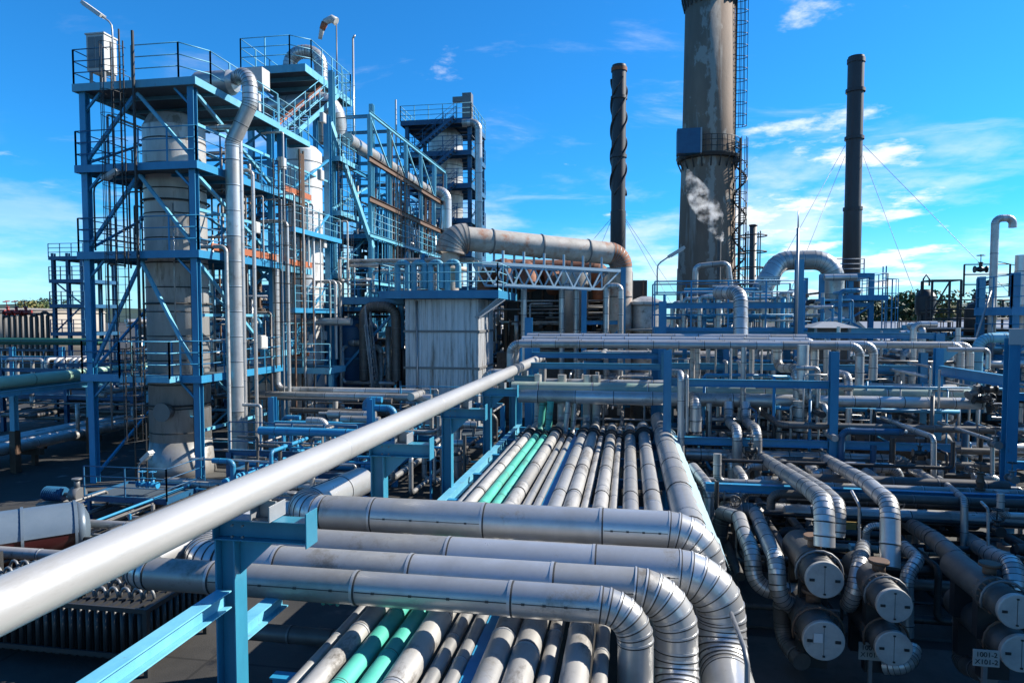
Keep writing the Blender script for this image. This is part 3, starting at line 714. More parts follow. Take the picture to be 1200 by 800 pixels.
for x, y in ((X0,Y0),(X1,Y0),(X1,Y1)):
    for z in LV:
        sx = 1 if x == X0 else -1
        t.part('knee_brace', brace_mb((x+sx*.05,y-.02 if y == Y0 else y,z-.95),(x+sx*.75,y-.02 if y == Y0 else y,z-.24),.09), BP)
for a, b in zip([.2]+LV, LV):
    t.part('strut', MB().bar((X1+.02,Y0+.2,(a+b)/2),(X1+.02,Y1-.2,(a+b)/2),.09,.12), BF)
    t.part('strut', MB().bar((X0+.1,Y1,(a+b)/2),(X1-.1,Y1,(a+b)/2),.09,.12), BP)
    t.part('brace', brace_mb((X0,Y0+.2,a+.3),(X0,Y1-.2,b-.3),.1), BP); t.part('brace', brace_mb((X0+.2,Y1,a+.3),(X1-.2,Y1,b-.3),.1), BP)
t.part('ladder', ladder_mb(X1+.75, Y1-.9, 4.6, 14.4, 'y', .5, True, 1, .02), 'black_steel')
# landing and lower ladder
t.part('landing', deck_mb(X0+2.1, X0+4.3, Y0-1.0, Y0-.32, 4.6, .16, False), [BF,'grating'])
t.part('railing', rail_mb([(X0+2.1,Y0-.32,4.6),(X0+2.1,Y0-1.0,4.6),(X0+4.3,Y0-1.0,4.6),(X0+4.3,Y0-.32,4.6)], 1.45), BF)
t.part('ladder', ladder_mb(X0+3.0, Y0-1.05, 0, 5.9, 'x', .5, True, -1, .02), 'black_steel')
t.part('ladder', ladder_mb(X0+1.95, Y0-.5, 4.6, 17.9, 'x', .55, True, -1, .018), 'black_steel')
t.part('stile', MB().bar((X0+2.6,Y0-.42,4.6),(X0+2.6,Y0-.42,18.3),.08,.08).bar((X0+2.0,Y0-.42,9),(X0+2.0,Y0-.42,18.4),.05,.05), 'black_steel')
t.done()
t = Thing('process_column', 'fat silver insulated column standing on a flared skirt inside the first blue tower', 'column')
cx, cy = -19.7, 27.4
s = MB(); s.lathe((cx,cy,0), [(0,1.46),(.5,1.38),(1.6,1.262)], 40); t.part('skirt', s, 'cladding_worn')
s = MB(); z = 1.6
s.lathe((cx,cy,1.6), [(0,1.26),(13.6,1.26),(14.1,1.0),(14.3,.5),(14.35,.05)], 40); t.part('shell', s, 'vessel_cladding')
s = MB()
for k in range(13): s.hoop((cx,cy,2.0+k*1.05), (0,0,1), 1.26, .02, .05, 40)
t.part('cladding_bands', s, 'joint_dark')
for k in range(3): t.part('stiffener_ring', MB().torus((cx,cy,3.2+k*4.4), (0,0,1), 1.36, .045, 32), 'joint_dark')
s = MB(); s.tube((cx+.3,cy-1.2,3.0),(cx+.3,cy-1.6,3.0),.3,16); s.tube((cx+.3,cy-1.6,3.0),(cx+.3,cy-1.68,3.0),.4,16); t.part('manhole', s, 'grey_steel'); t.done()
t = Thing('control_cabinet', 'white cabinet on a stand at the top left corner of the first tower', 'cabinet')
bx0 = MB().box((X0-.1,Y0+.3,17.15),(X0+.72,Y0+1.0,18.6)); bx0.box((X0-.14,Y0+.26,18.6),(X0+.76,Y0+1.04,18.66)); t.part('housing', bx0, 'white_box')
for x in (X0,X0+.62):
    for y in (Y0+.4,Y0+.95): t.part('leg', MB().bar((x,y,16.37),(x,y,17.15),.09,.09), 'grey_steel')
dd = MB().box((X0-.02,Y0+.285,17.25),(X0+.29,Y0+.298,18.5)).box((X0+.33,Y0+.285,17.25),(X0+.64,Y0+.298,18.5)); t.part('door', dd, 'grey_steel'); t.done()
t = Thing('equipment_box', 'small white box at the right rear of the first tower top', 'box')
t.body(MB().box((X1-.5,Y1-1.2,17.7),(X1+.3,Y1-.5,18.6)).box((X1-.2,Y1-1.0,16.37),(X1,Y1-.8,17.7)), 'white_box'); t.done()
t = Thing('top_drum', 'stubby silver drum lying on the top deck of the first tower', 'drum')
t.body(MB().lathe((X0+3.4,Y0+2.2,17.0), [(0,.02),(.1,.4),(.3,.52),(1.8,.52),(2.0,.4),(2.1,.02)], 20, 0, (1,0,0)).box((X0+4.0,Y0+2.0,16.36),(X0+5.0,Y0+2.4,16.7)), 'cladding'); t.done()
lamp('flood lamp on a bent pole above the white cabinet at the highest left corner', (X0+1.45,Y0-.1,16.4), 2.4, (-.45,0,0), 1.0, tilt=.7)
lamp('dark flood lamp on the left side railing halfway up the first tower', (X0+.75,Y0-.5,9.7), 2.6, (.5,0,0), .7, tilt=.5, m='black_steel')
lamp('small lamp on a post at the foot of the fat silver column', (X0+3.3,Y0-1.6,0), 1.3, (.25,0,.0), .45, tilt=.9)
# pipes on its flank
pipe('process_pipe', 'thick silver pipe looping over the first tower top and dropping down its right flank', [(X1-1.6,Y0+3.4,17.1),(X1+1.5,Y0+1.7,17.2),(X1+1.5,Y0+1.7,15.9),(X1+.72,Y0+1.6,14.3),(X1+.72,Y0+1.6,.4)], .31, 'cladding', bend=2.3, band=1.0, seg=28)
for k, (dx, dy, r) in enumerate(((1.0,1.7,.11),(1.2,2.3,.08),(1.0,5.6,.09),(.9,.7,.08))):
    pipe('riser_pipe', ['slim riser just right of the thick silver pipe on the first tower','second slim riser right of the thick silver pipe','third and thinnest riser right of the thick silver pipe','thin riser left of the thick silver pipe near the front column'][k],
      [(X1+dx,Y0+dy,.3),(X1+dx,Y0+dy,15.0-k*1.7),(X1-.6,Y0+dy,15.0-k*1.7)], r, 'cladding' if k < 3 else 'cladding_old', band=1.5)
rn = random.Random(31)
for k in range(15):
    y = 29.6+k*.58+rn.uniform(-.2,.2); x = X1+rn.uniform(.35,1.3); z0, z1 = rn.choice([.3,.3,4.7,9.7]), rn.choice([9.0,12.6,13.0,15.8])
    if z1-z0 < 2: z0 = .3
    pipe('riser_pipe', 'thin riser among those climbing the sunlit right flank of the left towers', [(x,y,z0),(x,y,z1),(x-1.1,y,z1)], rn.choice([.035,.05,.06,.08,.11]), rn.choice(['cladding','cladding_old','vessel_cladding','brown_steel']), bend=2.2, band=0, group='thin risers on the flank of the left towers', simple=True)
t = Thing('cable_tray', 'upright cable tray beside the thick silver pipe on the first tower', 'cable tray'); q = MB()
for s_ in (0,.42): q.box((X1+.42,33.0+s_,.3),(X1+.50,33.05+s_,15.6))
for i in range(40): q.box((X1+.43,33.05,.5+i*.38),(X1+.47,33.42,.54+i*.38))
for i in range(4): q.tube((X1+.52,33.1+i*.1,.3),(X1+.52,33.1+i*.1,15.4),.025,6)
t.body(q, 'brown_steel'); t.done()
# ---- link structure with tower two
t = Thing('steel_tower', 'taller blue steel tower with a railed round-cornered top platform and inverted U pipe', 'tower')
XA, XB, YA, YB = -22.6, -17.2, 32.2, 44.8
for x in (XB,):
    for y, zt in ((32.2,16.2),(37.5,18.6),(44.6,16.6)): t.part('column', post_mb(x, y, 0, zt, .34, .03), BP)
for x, y, zt in ((-22.6,32.2,16.2),(-22.6,38.6,21.5),(-17.4,38.6,21.5),(-22.6,44.8,21.5),(-17.4,45.0,21.5)): t.part('column', post_mb(x, y, 0, zt, .30, .03), BF)
for i, z in enumerate((5.3, 9.5, 13.15, 16.3)):
    t.part('deck', deck_mb(-18.1, -16.9, 31.4, 34.7, z, .2), [BF, 'grating'])
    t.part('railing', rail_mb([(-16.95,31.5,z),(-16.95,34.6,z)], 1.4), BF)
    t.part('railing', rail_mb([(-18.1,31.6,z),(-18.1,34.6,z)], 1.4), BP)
    t.part('beam', beam_mb((-22.5,38.5,z),(-17.2,38.5,z)), BP)
    t.part('beam', beam_mb((-17.2,38.1,z),(-17.2,44.5,z)), BP)
for a, b in ((1,5.0),(5.4,9.2),(9.6,12.9),(13.3,16.0)):
    t.part('brace', brace_mb((-17.1,32.4,a),(-17.1,37.3,b), .13), BP)
    t.part('brace', brace_mb((-22.4,31.9,b),(-17.4,31.9,a), .12), BF)
    t.part('brace', brace_mb((-17.1,44.3,b),(-17.1,37.8,a), .12), BF)
t.part('deck', deck_mb(-23.1, -18.9, 38.3, 45.2, 21.85, .36), [BF, 'grating'])
t.part('railing', rail_mb([(-19.9,38.35,21.9),(-23.05,38.35,21.9),(-23.05,45.1,21.9),(-18.95,45.1,21.9),(-18.95,39.2,21.9),(-19.9,38.35,21.9)], 1.75, .03), BF)
for z in (9.5,13.15,16.3):
    t.part('deck', deck_mb(-18.4,-16.6,37.9,40.6,z,.2), [BF,'grating']); t.part('railing', rail_mb([(-16.65,38.0,z),(-16.65,40.5,z),(-18.3,40.5,z)],1.35), BF)
for z in (7.4,11.4): t.part('deck', deck_mb(-17.1,-16.3,31.6,37.3,z,.16,False), [BP,'grating']); t.part('railing', rail_mb([(-16.35,31.7,z),(-16.35,37.2,z)],1.2,.02), BF)
t.part('stair', stair_mb((-18.8,34.2,16.4),(-18.6,40.2,20.6), .9, (1,0,0), True, 1.2), [BF,'grating'])
t.part('stair', stair_mb((-20.9,32.6,9.7),(-20.9,36.6,13.1), .8, (1,0,0), True, 1.1), [BP,'grating'])
for y0_, y1_, z in ((31.7,34.6,13.2),(31.7,34.6,9.6),(25.6,30.8,9.7)): t.part('kick_plate', MB().box((-16.86,y0_,z+.06),(-16.82,y1_,z+.34)), 'orange_paint')
t.part('ladder', ladder_mb(-16.75,38.2,4.4,17.6,'y',.5,True,1,.02), 'black_steel'); t.part('ladder', ladder_mb(-18.75,43.6,16.6,23.2,'y',.5,True,1,.02), BF)
for z in (7.4,11.3,14.8): t.part('strut', MB().bar((-17.15,31.6,z),(-17.15,37.6,z),.08,.1), BF); t.part('strut', MB().bar((-22.5,38.6,z),(-17.4,38.6,z),.1,.12), BP)
for y, a, b in ((38.2,16.6,21.4),(38.2,10,16)): t.part('brace', brace_mb((-22.5,y+.3,b),(-17.5,y+.3,a),.11), BP)
t.part('toe_board', MB().box((-18.92,34.0,17.0),(-18.86,34.06,17.2)).bar((-18.86,34.6,17.3),(-18.66,39.9,21.0),.05,.26), 'orange_paint')
t.part('brace', brace_mb((-17.15,37.8,18.3),(-15.95,41.2,11.4), .24), BF)
t.done()
t = Thing('process_column', 'tall silver column with cladding bands inside the taller tower, below the U pipe', 'column')
s = MB(); s.lathe((-18.15,36.2,0), [(0,1.4),(1.4,1.1),(16.2,1.1),(16.5,.8),(16.65,.1)], 36); t.part('shell', s, 'vessel_cladding')
s = MB()
for k in range(11): s.hoop((-18.15,36.2,1.6+k*1.4), (0,0,1), 1.1, .02, .05, 36)
t.part('cladding_bands', s, 'grey_steel'); t.done()
t = Thing('process_column', 'shorter grey column behind the thick silver pipe between the two left towers', 'column')
s = MB(); s.lathe((-19.4,34.2,0), [(0,1.15),(4.6,1.15),(5.0,.8),(5.2,.1)], 32); t.part('shell', s, 'vessel_cladding')
for k in range(3): s = MB(); s.hoop((-19.4,34.2,1.0+k*1.3), (0,0,1), 1.15, .02, .05, 32); t.part('cladding_band', s, 'grey_steel')
t.done()
pipe('vapour_pipe', 'silver inverted U pipe on the top platform of the taller tower', [(-21.6,41.6,21.9),(-21.6,41.6,24.0),(-19.6,41.9,24.0),(-19.6,41.9,18.2)], .42, 'cladding', bend=2.2, band=.8, seg=28)
pipe('vapour_pipe', 'very thick horizontal silver pipe with a rounded elbow beneath the top platform', [(-25.5,41.0,20.2),(-17.9,39.9,20.2),(-17.9,40.6,17.9)], .62, 'cladding', bend=1.6, band=1.2, seg=32)
pipe('vapour_pipe', 'long silver pipe running back through the open frame and ending in a goose neck', [(-16.9,39.6,17.75),(-16.9,57.0,17.75),(-15.4,57.0,17.75),(-15.4,57.0,10.5)], .42, 'cladding', bend=2.4, band=1.6, seg=24)
t = Thing('windsock', 'faded windsock on a thin pole above the taller tower', 'windsock')
t.part('pole', MB().tube((-19.0,43.0,21.9),(-19.0,43.0,26.2),.045,8), 'grey_steel')
t.part('sock', MB().sweep([(-19.0,43.0,26.3),(-19.3,43.0,26.5),(-19.75,43.0,26.35),(-20.05,43.05,25.8),(-20.2,43.1,25.3)], [.26,.25,.21,.16,.12], 12), 'white_box'); 
t.part('stripe', MB().sweep([(-19.8,43.01,26.30),(-20.02,43.04,25.87)], [.222,.185], 12), 'orange_paint'); t.done()
t = Thing('vent_pole', 'thin pale vent pole at the right corner of the top platform', 'pole'); t.body(MB().tube((-18.7,45.0,14),(-18.7,45.0,26.0),.07,8).tube((-18.7,45.0,26.0),(-18.55,45.0,26.2),.07,8), 'cladding'); t.done()
rn = random.Random(8)
for k in range(9):
    y = rn.uniform(27,44); z = rn.choice([5.4,10.4,11.0,14.1,17.2])+rn.uniform(0,.5); x = -16.7; s_ = rn.uniform(.25,.5)
    t = Thing('terminal_box', 'small pale terminal box fixed on the sunlit flank of the left towers', 'box', 'pale terminal boxes on the left towers'); q = MB().box((x,y,z),(x+s_*.5,y+s_,z+s_*1.3)).box((x+s_*.5,y+.03,z+.03),(x+s_*.5+.02,y+s_-.03,z+s_*1.3-.03)); t.body(q, 'white_box'); t.done()
# ---- long open frame running back (right of tower two)
t = Thing('pipe_gantry', 'long open blue steel frame running back from the taller tower', 'gantry')
ys = [41.0,44.5,48.0,51.6,55.2,58.8]
for i, y in enumerate(ys):
    for x in (-16.0,-19.6): t.part('column', post_mb(x, y, 0, 19.6, .24, .025), BF if x > -17 else BP)
    t.part('beam', beam_mb((-19.6,y,19.5),(-16.0,y,19.5), .14, .2), BP)
    t.part('beam', beam_mb((-19.6,y,16.6),(-16.0,y,16.6), .14, .2), BP)
    t.part('beam', beam_mb((-19.6,y,10.4),(-16.0,y,10.4), .14, .2), BP)
for x in (-16.0,-19.6): t.part('beam', beam_mb((x,41,19.72),(x,58.9,19.72), .14, .22), BF)
for z in (16.75, 14.3): t.part('beam', beam_mb((-15.8,40.4,z),(-15.8,60,z), .2, .34), 'brown_steel')
for z in (9.2, 12.1): t.part('beam', beam_mb((-15.8,40.4,z),(-15.8,58.9,z), .16, .26), BF)
for z in (12.2, 7.6): t.part('deck', deck_mb(-19.4,-16.2,41.2,58.7,z,.2), [BP,'grating'])
for i in range(4):
    t.part('brace', brace_mb((-15.95,ys[i],19.4),(-15.95,ys[i+1],16.9), .1), BF)
    if i % 2: t.part('brace', brace_mb((-15.95,ys[i],7.7),(-15.95,ys[i+1],12.0), .1), BP)
t.part('railing', rail_mb([(-15.9,41,12.3),(-15.9,58.8,12.3)], 1.3), BF)
t.part('railing', rail_mb([(-15.9,41,7.7),(-15.9,58.8,7.7)], 1.3), BP)
rn = random.Random(5)
for k in range(44):
    y = 41.4+k*.395; z0 = rn.choice([3.0,7.6,9.2,12.2]); z1 = rn.choice([12.1,14.3,16.7,16.7,19.5]); z1 = max(z1, z0+3)
    t.part('hanger', MB().bar((-15.95+rn.uniform(-.5,.05),y,z0),(-15.95+rn.uniform(-.02,.02),y,z1),rn.choice([.05,.07,.1]),.06), rn.choice([BF,BP,'brown_steel','galvanised']))
for i in range(5):
    for z in (10.4,14.3,16.6): t.part('strut', MB().bar((-19.6,ys[i],z),(-16.0,ys[i+1],z),.07,.07), BP)
    t.part('brace', brace_mb((-15.95,ys[i+1],7.6),(-15.95,ys[i],4.2),.08), BF)
t.part('ladder', ladder_mb(-15.7,45.6,7.6,17.9,'y',.5,True,1,.02), 'black_steel'); t.part('ladder', ladder_mb(-15.7,52.8,.2,13.4,'y',.5,True,1,.02), 'black_steel'); t.done()
# lower platform right of tower two
t = Thing('access_platform', 'blue railed platform at the foot of the open frame, left of the ribbed box', 'platform')
t.part('deck', deck_mb(-17.0,-12.6,37.2,40.6,8.1,.34), [BP,'grating']); t.part('railing', rail_mb([(-17.0,37.25,8.1),(-12.6,37.25,8.1)], 1.45), BP)
for x in (-16.9,-12.8): t.part('leg', post_mb(x,37.4,0,7.7,.24), BP)
t.part('brace', brace_mb((-16.8,37.3,3.5),(-13.0,37.3,7.5),.16), BP); t.done()
# ---- third tower far behind
t = Thing('steel_tower', 'dark blue distant tower with zigzag stairs around a silver column', 'tower')
TX0, TX1, TY0, TY1 = -22.0, -15.6, 66.5, 72.5
for x in (TX0,TX1):
    for y in (TY0,TY1): t.part('column', post_mb(x,y,0,26.2,.36,.03), BD)
for z in (10.0,13.4,16.7,20.1,23.3,26.4):
    t.part('deck', deck_mb(TX0-.5,TX1+.3,TY0-.6,TY1+.3,z,.4), [BD,'grating'])
    t.part('railing', rail_mb([(TX0-.5,TY1,z),(TX0-.5,TY0-.6,z),(TX1+.3,TY0-.6,z),(TX1+.3,TY1,z)], 1.5, .035), BD if z < 26 else BF)
for i, (a, b) in enumerate(((10.0,13.4),(13.4,16.7),(16.7,20.1),(20.1,23.3),(23.3,26.4))):
    xa, xb = (TX0+1.0, TX1-1.2)
    t.part('stair', stair_mb((xa,TY0-1.5,a),(xb,TY0-1.5,b), .8, (0,1,0), True, 1.2), [BD,'grating'])
    t.part('brace', brace_mb((TX1+.05,TY0,a),(TX1+.05,TY1,b-.4),.16), BD)
t.done()
t = Thing('process_column', 'silver column inside the distant dark blue tower', 'column')
s = MB(); s.lathe((-18.8,69.4,0), [(0,1.75),(25.6,1.75),(26.3,1.2),(26.6,.1)], 36); t.part('shell', s, 'vessel_cladding')
s = MB()
for k in range(11): s.hoop((-18.8,69.4,9+k*1.5), (0,0,1), 1.75, .03, .06, 36)
t.part('cladding_bands', s, 'grey_steel'); t.done()
pipe('downcomer_pipe', 'pale vertical pipe down the right side of the distant tower', [(-16.2,66.0,26.0),(-14.6,66.0,26.0),(-14.6,66.0,3)], .36, 'cladding', bend=2, band=2.5)
t = Thing('motor_box', 'dark box with a white fitting on the very top of the distant tower', 'box'); t.body(MB().box((-16.3,66.3,26.43),(-15.4,67.2,29.0)).box((-17.3,66.4,28.2),(-16.3,66.8,28.7)), 'grey_steel'); t.done()
pipe('vent_pole', 'slim pale pole at the left edge of the distant tower', [(-23.0,66.0,2),(-23.0,66.0,28.6)], .1, 'cladding', band=0, cat='pole')
# ---- ribbed box (convection section) with its railed platform
def ribbed_box(t, x0, x1, y0, y1, z0, z1, pn, seams, m='ribbed_sheet', pitch=.34):
    s = MB(); s.box((x0,y0,z0),(x1,y1,z1))
    n = int((x1-x0)/pitch)
    for i in range(n): x = x0+(x1-x0)*(i+.5)/n; s.box((x-pitch*.22,y0-.035,z0),(x+pitch*.22,y0-.001,z1))
    n = int((y1-y0)/pitch)
    for i in range(n): y = y0+(y1-y0)*(i+.5)/n; s.box((x1+.001,y-pitch*.22,z0),(x1+.035,y+pitch*.22,z1)); s.box((x0-.035,y-pitch*.22,z0),(x0-.001,y+pitch*.22,z1))
    t.part(pn, s, m)
    q = MB()
    for z in seams: q.box((x0-.09,y0-.09,z-.06),(x1+.09,y0-.04,z+.06)); q.box((x1+.04,y0-.04,z-.06),(x1+.09,y1,z+.06))
    if seams: t.part('seam_angle', q, 'grey_steel')
t = Thing('heater_box', 'tall ribbed grey sheet metal heater box under a blue railed platform', 'heater')
ribbed_box(t, -12.1, -8.0, 36, 40, 0, 8.0, 'casing', [2.2, 4.25, 6.25])
t.part('deck', deck_mb(-13.2,-6.7,35,41,8.35,.34), [BP,'grating'])
t.part('railing', rail_mb([(-13.2,40.9,8.35),(-13.2,35.05,8.35),(-6.75,35.05,8.35),(-6.75,40.9,8.35)], 1.5, .032), BF)
for x in (-9.3,-8.3,-7.2): t.part('bracket', MB().bar((-7.98,35.2+(x+9.3)*.4,7.0),(-6.75,35.2+(x+9.3)*.9,8.0),.1,.1), 'galvanised')
t.part('downpipe', MB().tube((-11.4,35.88,0),(-11.4,35.88,7.9),.05,8), 'galvanised')
t.done()
for k in range(4):
    x = -12.6+k*.95
    pipe('bent_vent', ['first','second','third','last'][k]+' from the left of four blue bent vent pipes on the ribbed box platform', [(x,36.2,8.4),(x,36.2,10.0),(x+.6,36.2,10.0),(x+.6,36.2,8.6)], .17, 'blue_faded', bend=1.4, band=0)
# flue duct
a = V((-9.9,37.4,8.4)); h0 = V((-9.9,37.4,11.5)); h1 = V((-.5,42.6,10.85)); h2 = V((-.5,42.65,3.0))
t = Thing('flue_duct', 'big rust streaked flue duct bridging from the ribbed box to the right', 'duct')
ms = ['rusty_duct','grey_steel','joint_dark']
for kd, q in fillet([a,h0,h1,h2], .85):
    if kd == 's':
        r_ = .5 if abs((q[1]-q[0]).normalized().z) > .8 and q[0].x < -5 else .68
        t.part('straight_section', straight_mb(q[0], q[1], r_, 32, 2.6, .05), ms)
    else: t.part('elbow', elbow_mb(q, .86 if q[0].x < -5 else .68, 32), ms if q[0].x < -5 else ['rust','grey_steel','joint_dark'])
t.part('collar', MB().tube((-9.9,37.4,9.55),(-9.9,37.4,9.8),.98,28), 'rusty_duct'); t.done()
# lattice truss bridge
t = Thing('truss_bridge', 'pale lattice truss bridge under the big flue duct', 'truss')
A, B = V((-8.0,36.9,10.0)), V((-.55,41.8,9.8)); dp = -1.15; nn = 7
for o in (V((0,0,0)), V((-.75,1.2,0))):
    t.part('chord', MB().bar(A+o, B+o, .17, .17), 'truss_paint'); t.part('chord', MB().bar(A.lerp(B,.08)+o+V((0,0,dp)), A.lerp(B,.86)+o+V((0,0,dp)), .13, .13), 'truss_paint')
    wb = MB()
    for i in range(nn):
        p, q = A.lerp(B, i/nn), A.lerp(B, (i+1)/nn); m_ = p.lerp(q, .5)
        p2 = A.lerp(B, min(.86, max(.08, (i+.5)/nn)))+V((0,0,dp))
        wb.bar(p+o, p2+o, .085, .085); wb.bar(p2+o, q+o, .085, .085)
        if i: wb.bar(p+o, p+o+V((0,0,.75)), .12, .12)
    t.part('web', wb, 'truss_paint')
t.done()
for k, x, y, zt in ((0,-.35,42.0,10.0),(1,-2.6,40.4,8.6)):
    t = Thing('support_column', ['blue column holding up the right end of the lattice truss','second blue column under the lattice truss, left of its right end'][k], 'column')
    t.body(post_mb(x,y,0,zt,.3), BP); t.done()
t = Thing('pipe_gantry', 'low blue cross beams linking the columns at the right of the furnace', 'gantry')
t.body(beam_mb((-2.6,40.45,6.7),(-.35,42.0,6.7)).bar((-2.6,40.4,4.6),(-.35,42,6.4),.1,.1).hbeam((-2.6,40.4,4.4),(-.35,42,4.4),.16,.24), BP); t.done()
# furnace behind, rusty ducts, U pipes
t = Thing('furnace', 'dark sooty furnace casing behind the U shaped pipes', 'furnace')
ribbed_box(t, -9.0, 1.4, 46.5, 54, 0, 4.6, 'casing', [2.4], 'cladding_dark')
q = MB(); q.box((-8.6,46.9,4.6),(1.2,53.6,9.5)); t.part('upper_casing', q, 'black_steel')
q = MB()
for i in range(12): x = -8.4+i*.85; q.bar((x,46.75,4.6),(x,46.75,9.5),.12,.12)
q.bar((-8.6,46.7,6.5),(1.2,46.7,6.5),.12,.2); t.part('stiffeners', q, 'brown_steel'); t.done()
pipe('breeching_duct', 'long rust brown duct lying along the furnace top behind the truss', [(-9.6,46.2,8.6),(-9.6,46.2,10.3),(-1.7,46.4,10.1),(-1.7,46.4,8)], .72, 'rust', cat='duct', bend=1.3, band=2.2, seg=24)
for k, (px, py, ln) in enumerate(((592,312,2.2),(618,314,2.0),(646,318,1.9),(672,322,1.8))):
    p = pY(px, py, 45.4); 
    pipe('rusty_elbow', ['leftmost','second','third','rightmost'][k]+' rusty red drum under the flue duct behind the truss', [(p.x-.7,46.8,p.z-.3),(p.x,45.2,p.z),(p.x+.35,44.4,p.z-1.3)], .62-.04*k, 'rust', bend=1.2, band=0, seg=20, gores=True, simple=True)
for k, px in enumerate((672, 724)):
    p = pY(px, 345, 44.5)
    t = Thing('stack_cylinder', ['grey cylinder above the left U shaped pipe by the furnace','silver cylinder at the right end of the flue duct, above the right U pipe'][k], 'cylinder')
    t.body(MB().lathe((p.x,44.5,5.6), [(0,.95),(4.3,.95),(4.6,.7)], 28), 'cladding'); t.done()
for k, (px, w_) in enumerate(((667,17),(719,17))):
    p0 = pY(px-w_/2, 335, 41.0); p1 = pY(px+w_/2, 335, 41.0)
    pipe('hairpin_pipe', ['left silver hairpin pipe standing in front of the furnace','right silver hairpin pipe standing in front of the furnace'][k], [(p0.x,41,1.2),(p0.x,41,p0.z),(p1.x,41,p1.z),(p1.x,41,1.2)], .17, 'cladding', bend=1.7, band=.9)
p = pY(614, 335, 40.5); pipe('hairpin_pipe', 'single silver standpipe left of the hairpin pipes in front of the furnace', [(p.x-.5,41.8,p.z),(p.x,40.5,p.z),(p.x,40.5,1.0)], .18, 'cladding', bend=1.6, band=.9)
# ---- chimneys
def pp(px, py, Y): return pY(px, py, Y)
c = pp(828, 300, 58); cx, cy = c.x, 58
t = Thing('concrete_chimney', 'huge weathered brown concrete chimney rising out of the top of the picture', 'chimney')
t.part('shaft', MB().lathe((cx,cy,0), [(0,2.5),(11.0,2.33),(11.01,2.28),(21.0,2.06),(33.0,1.92)], 56), 'stack_concrete')
t.part('crown', MB().lathe((cx,cy,32.55), [(0,1.95),(.02,2.2),(.5,2.32),(1.1,2.32),(1.2,2.1)], 48), 'dark_stack')
cr = MB()
for k in range(28): a_ = 2*math.pi*k/28; cr.bar((cx+1.95*math.cos(a_),cy+1.95*math.sin(a_),31.7),(cx+2.18*math.cos(a_),cy+2.18*math.sin(a_),32.6),.14,.14)
t.part('corbels', cr, 'black_steel')
zp = pp(828, 186, 58).z
pl = MB(); pl.lathe((cx,cy,zp-.25), [(0,2.05),(.02,2.42),(.25,2.52),(.3,2.52),(.31,2.05)], 40, 0); t.part('gallery', pl, 'black_steel')
rl = MB(); 
for k in range(36):
    a_ = 2*math.pi*k/36; x, y = cx+2.47*math.cos(a_), cy+2.47*math.sin(a_); rl.bar((x,y,zp),(x,y,zp+1.35),.05,.05)
for hh in (.5,.95,1.35): rl.torus((cx,cy,zp+hh), (0,0,1), 2.47, .03, 40)
t.part('railing', rl, 'black_steel')
for k in range(20): a_ = 2*math.pi*k/20; br = MB(); br.bar((cx+2.1*math.cos(a_),cy+2.1*math.sin(a_),zp-1.0),(cx+2.42*math.cos(a_),cy+2.42*math.sin(a_),zp-.25),.1,.1); t.part('bracket', br, 'black_steel')
t.part('ladder', ladder_mb(cx+2.02, cy-.3, zp+.2, 33.6, 'y', .6, True, 1, .04), 'black_steel'); t.done()
t = Thing('gallery_box', 'blue sheet box mounted on the gallery of the concrete chimney', 'box')
q = MB(); x0 = cx-2.62; q.box((x0,cy-2.7,zp-.1),(x0+1.75,cy-1.6,zp+1.8)); t.part('housing', q, 'blue_deep'); t.part('edge_panel', MB().box((x0+1.76,cy-2.72,zp-.12),(x0+1.88,cy-1.6,zp+1.82)), 'galvanised'); t.done()
t = Thing('spiral_stair', 'black spiral staircase in a round cage beside the concrete chimney', 'staircase')
sx_, sy_ = pp(867, 230, 56.6).x, 56.6; zs = 6.0; sr = .5
q = MB(); q.tube((sx_,sy_,0),(sx_,sy_,zp+1.2),.09,8); t.part('newel', q, 'black_steel')
q = MB(); n = int((zp-zs)/.2)
for i in range(n):
    a_ = i*R(24); z = zs+i*.2; d_ = V((math.cos(a_),math.sin(a_),0)); s_ = V((-math.sin(a_),math.cos(a_),0))
    q.hexa([V((sx_,sy_,z))+d_*.08-s_*.03, V((sx_,sy_,z))+d_*sr-s_*.14, V((sx_,sy_,z))+d_*sr+s_*.14, V((sx_,sy_,z))+d_*.08+s_*.03]+[V((sx_,sy_,z+.05))+d_*.08-s_*.03, V((sx_,sy_,z+.05))+d_*sr-s_*.14, V((sx_,sy_,z+.05))+d_*sr+s_*.14, V((sx_,sy_,z+.05))+d_*.08+s_*.03])
t.part('treads', q, 'black_steel')
q = MB()
for k in range(8): a_ = k*math.pi/4; q.bar((sx_+sr*1.08*math.cos(a_),sy_+sr*1.08*math.sin(a_),zs),(sx_+sr*1.08*math.cos(a_),sy_+sr*1.08*math.sin(a_),zp+1.2),.05,.05)
for k in range(int((zp-zs)/1.2)+2): q.torus((sx_,sy_,zs+k*1.2), (0,0,1), sr*1.08, .025, 16, 0, 4)
hl = [V((sx_+sr*math.cos(i*R(24)),sy_+sr*math.sin(i*R(24)),zs+i*.2+.95)) for i in range(n)]; q.sweep(hl, .035, 5); q.sweep([h_-V((0,0,.98)) for h_ in hl], .075, 5)
t.part('cage', q, 'black_steel'); t.done()
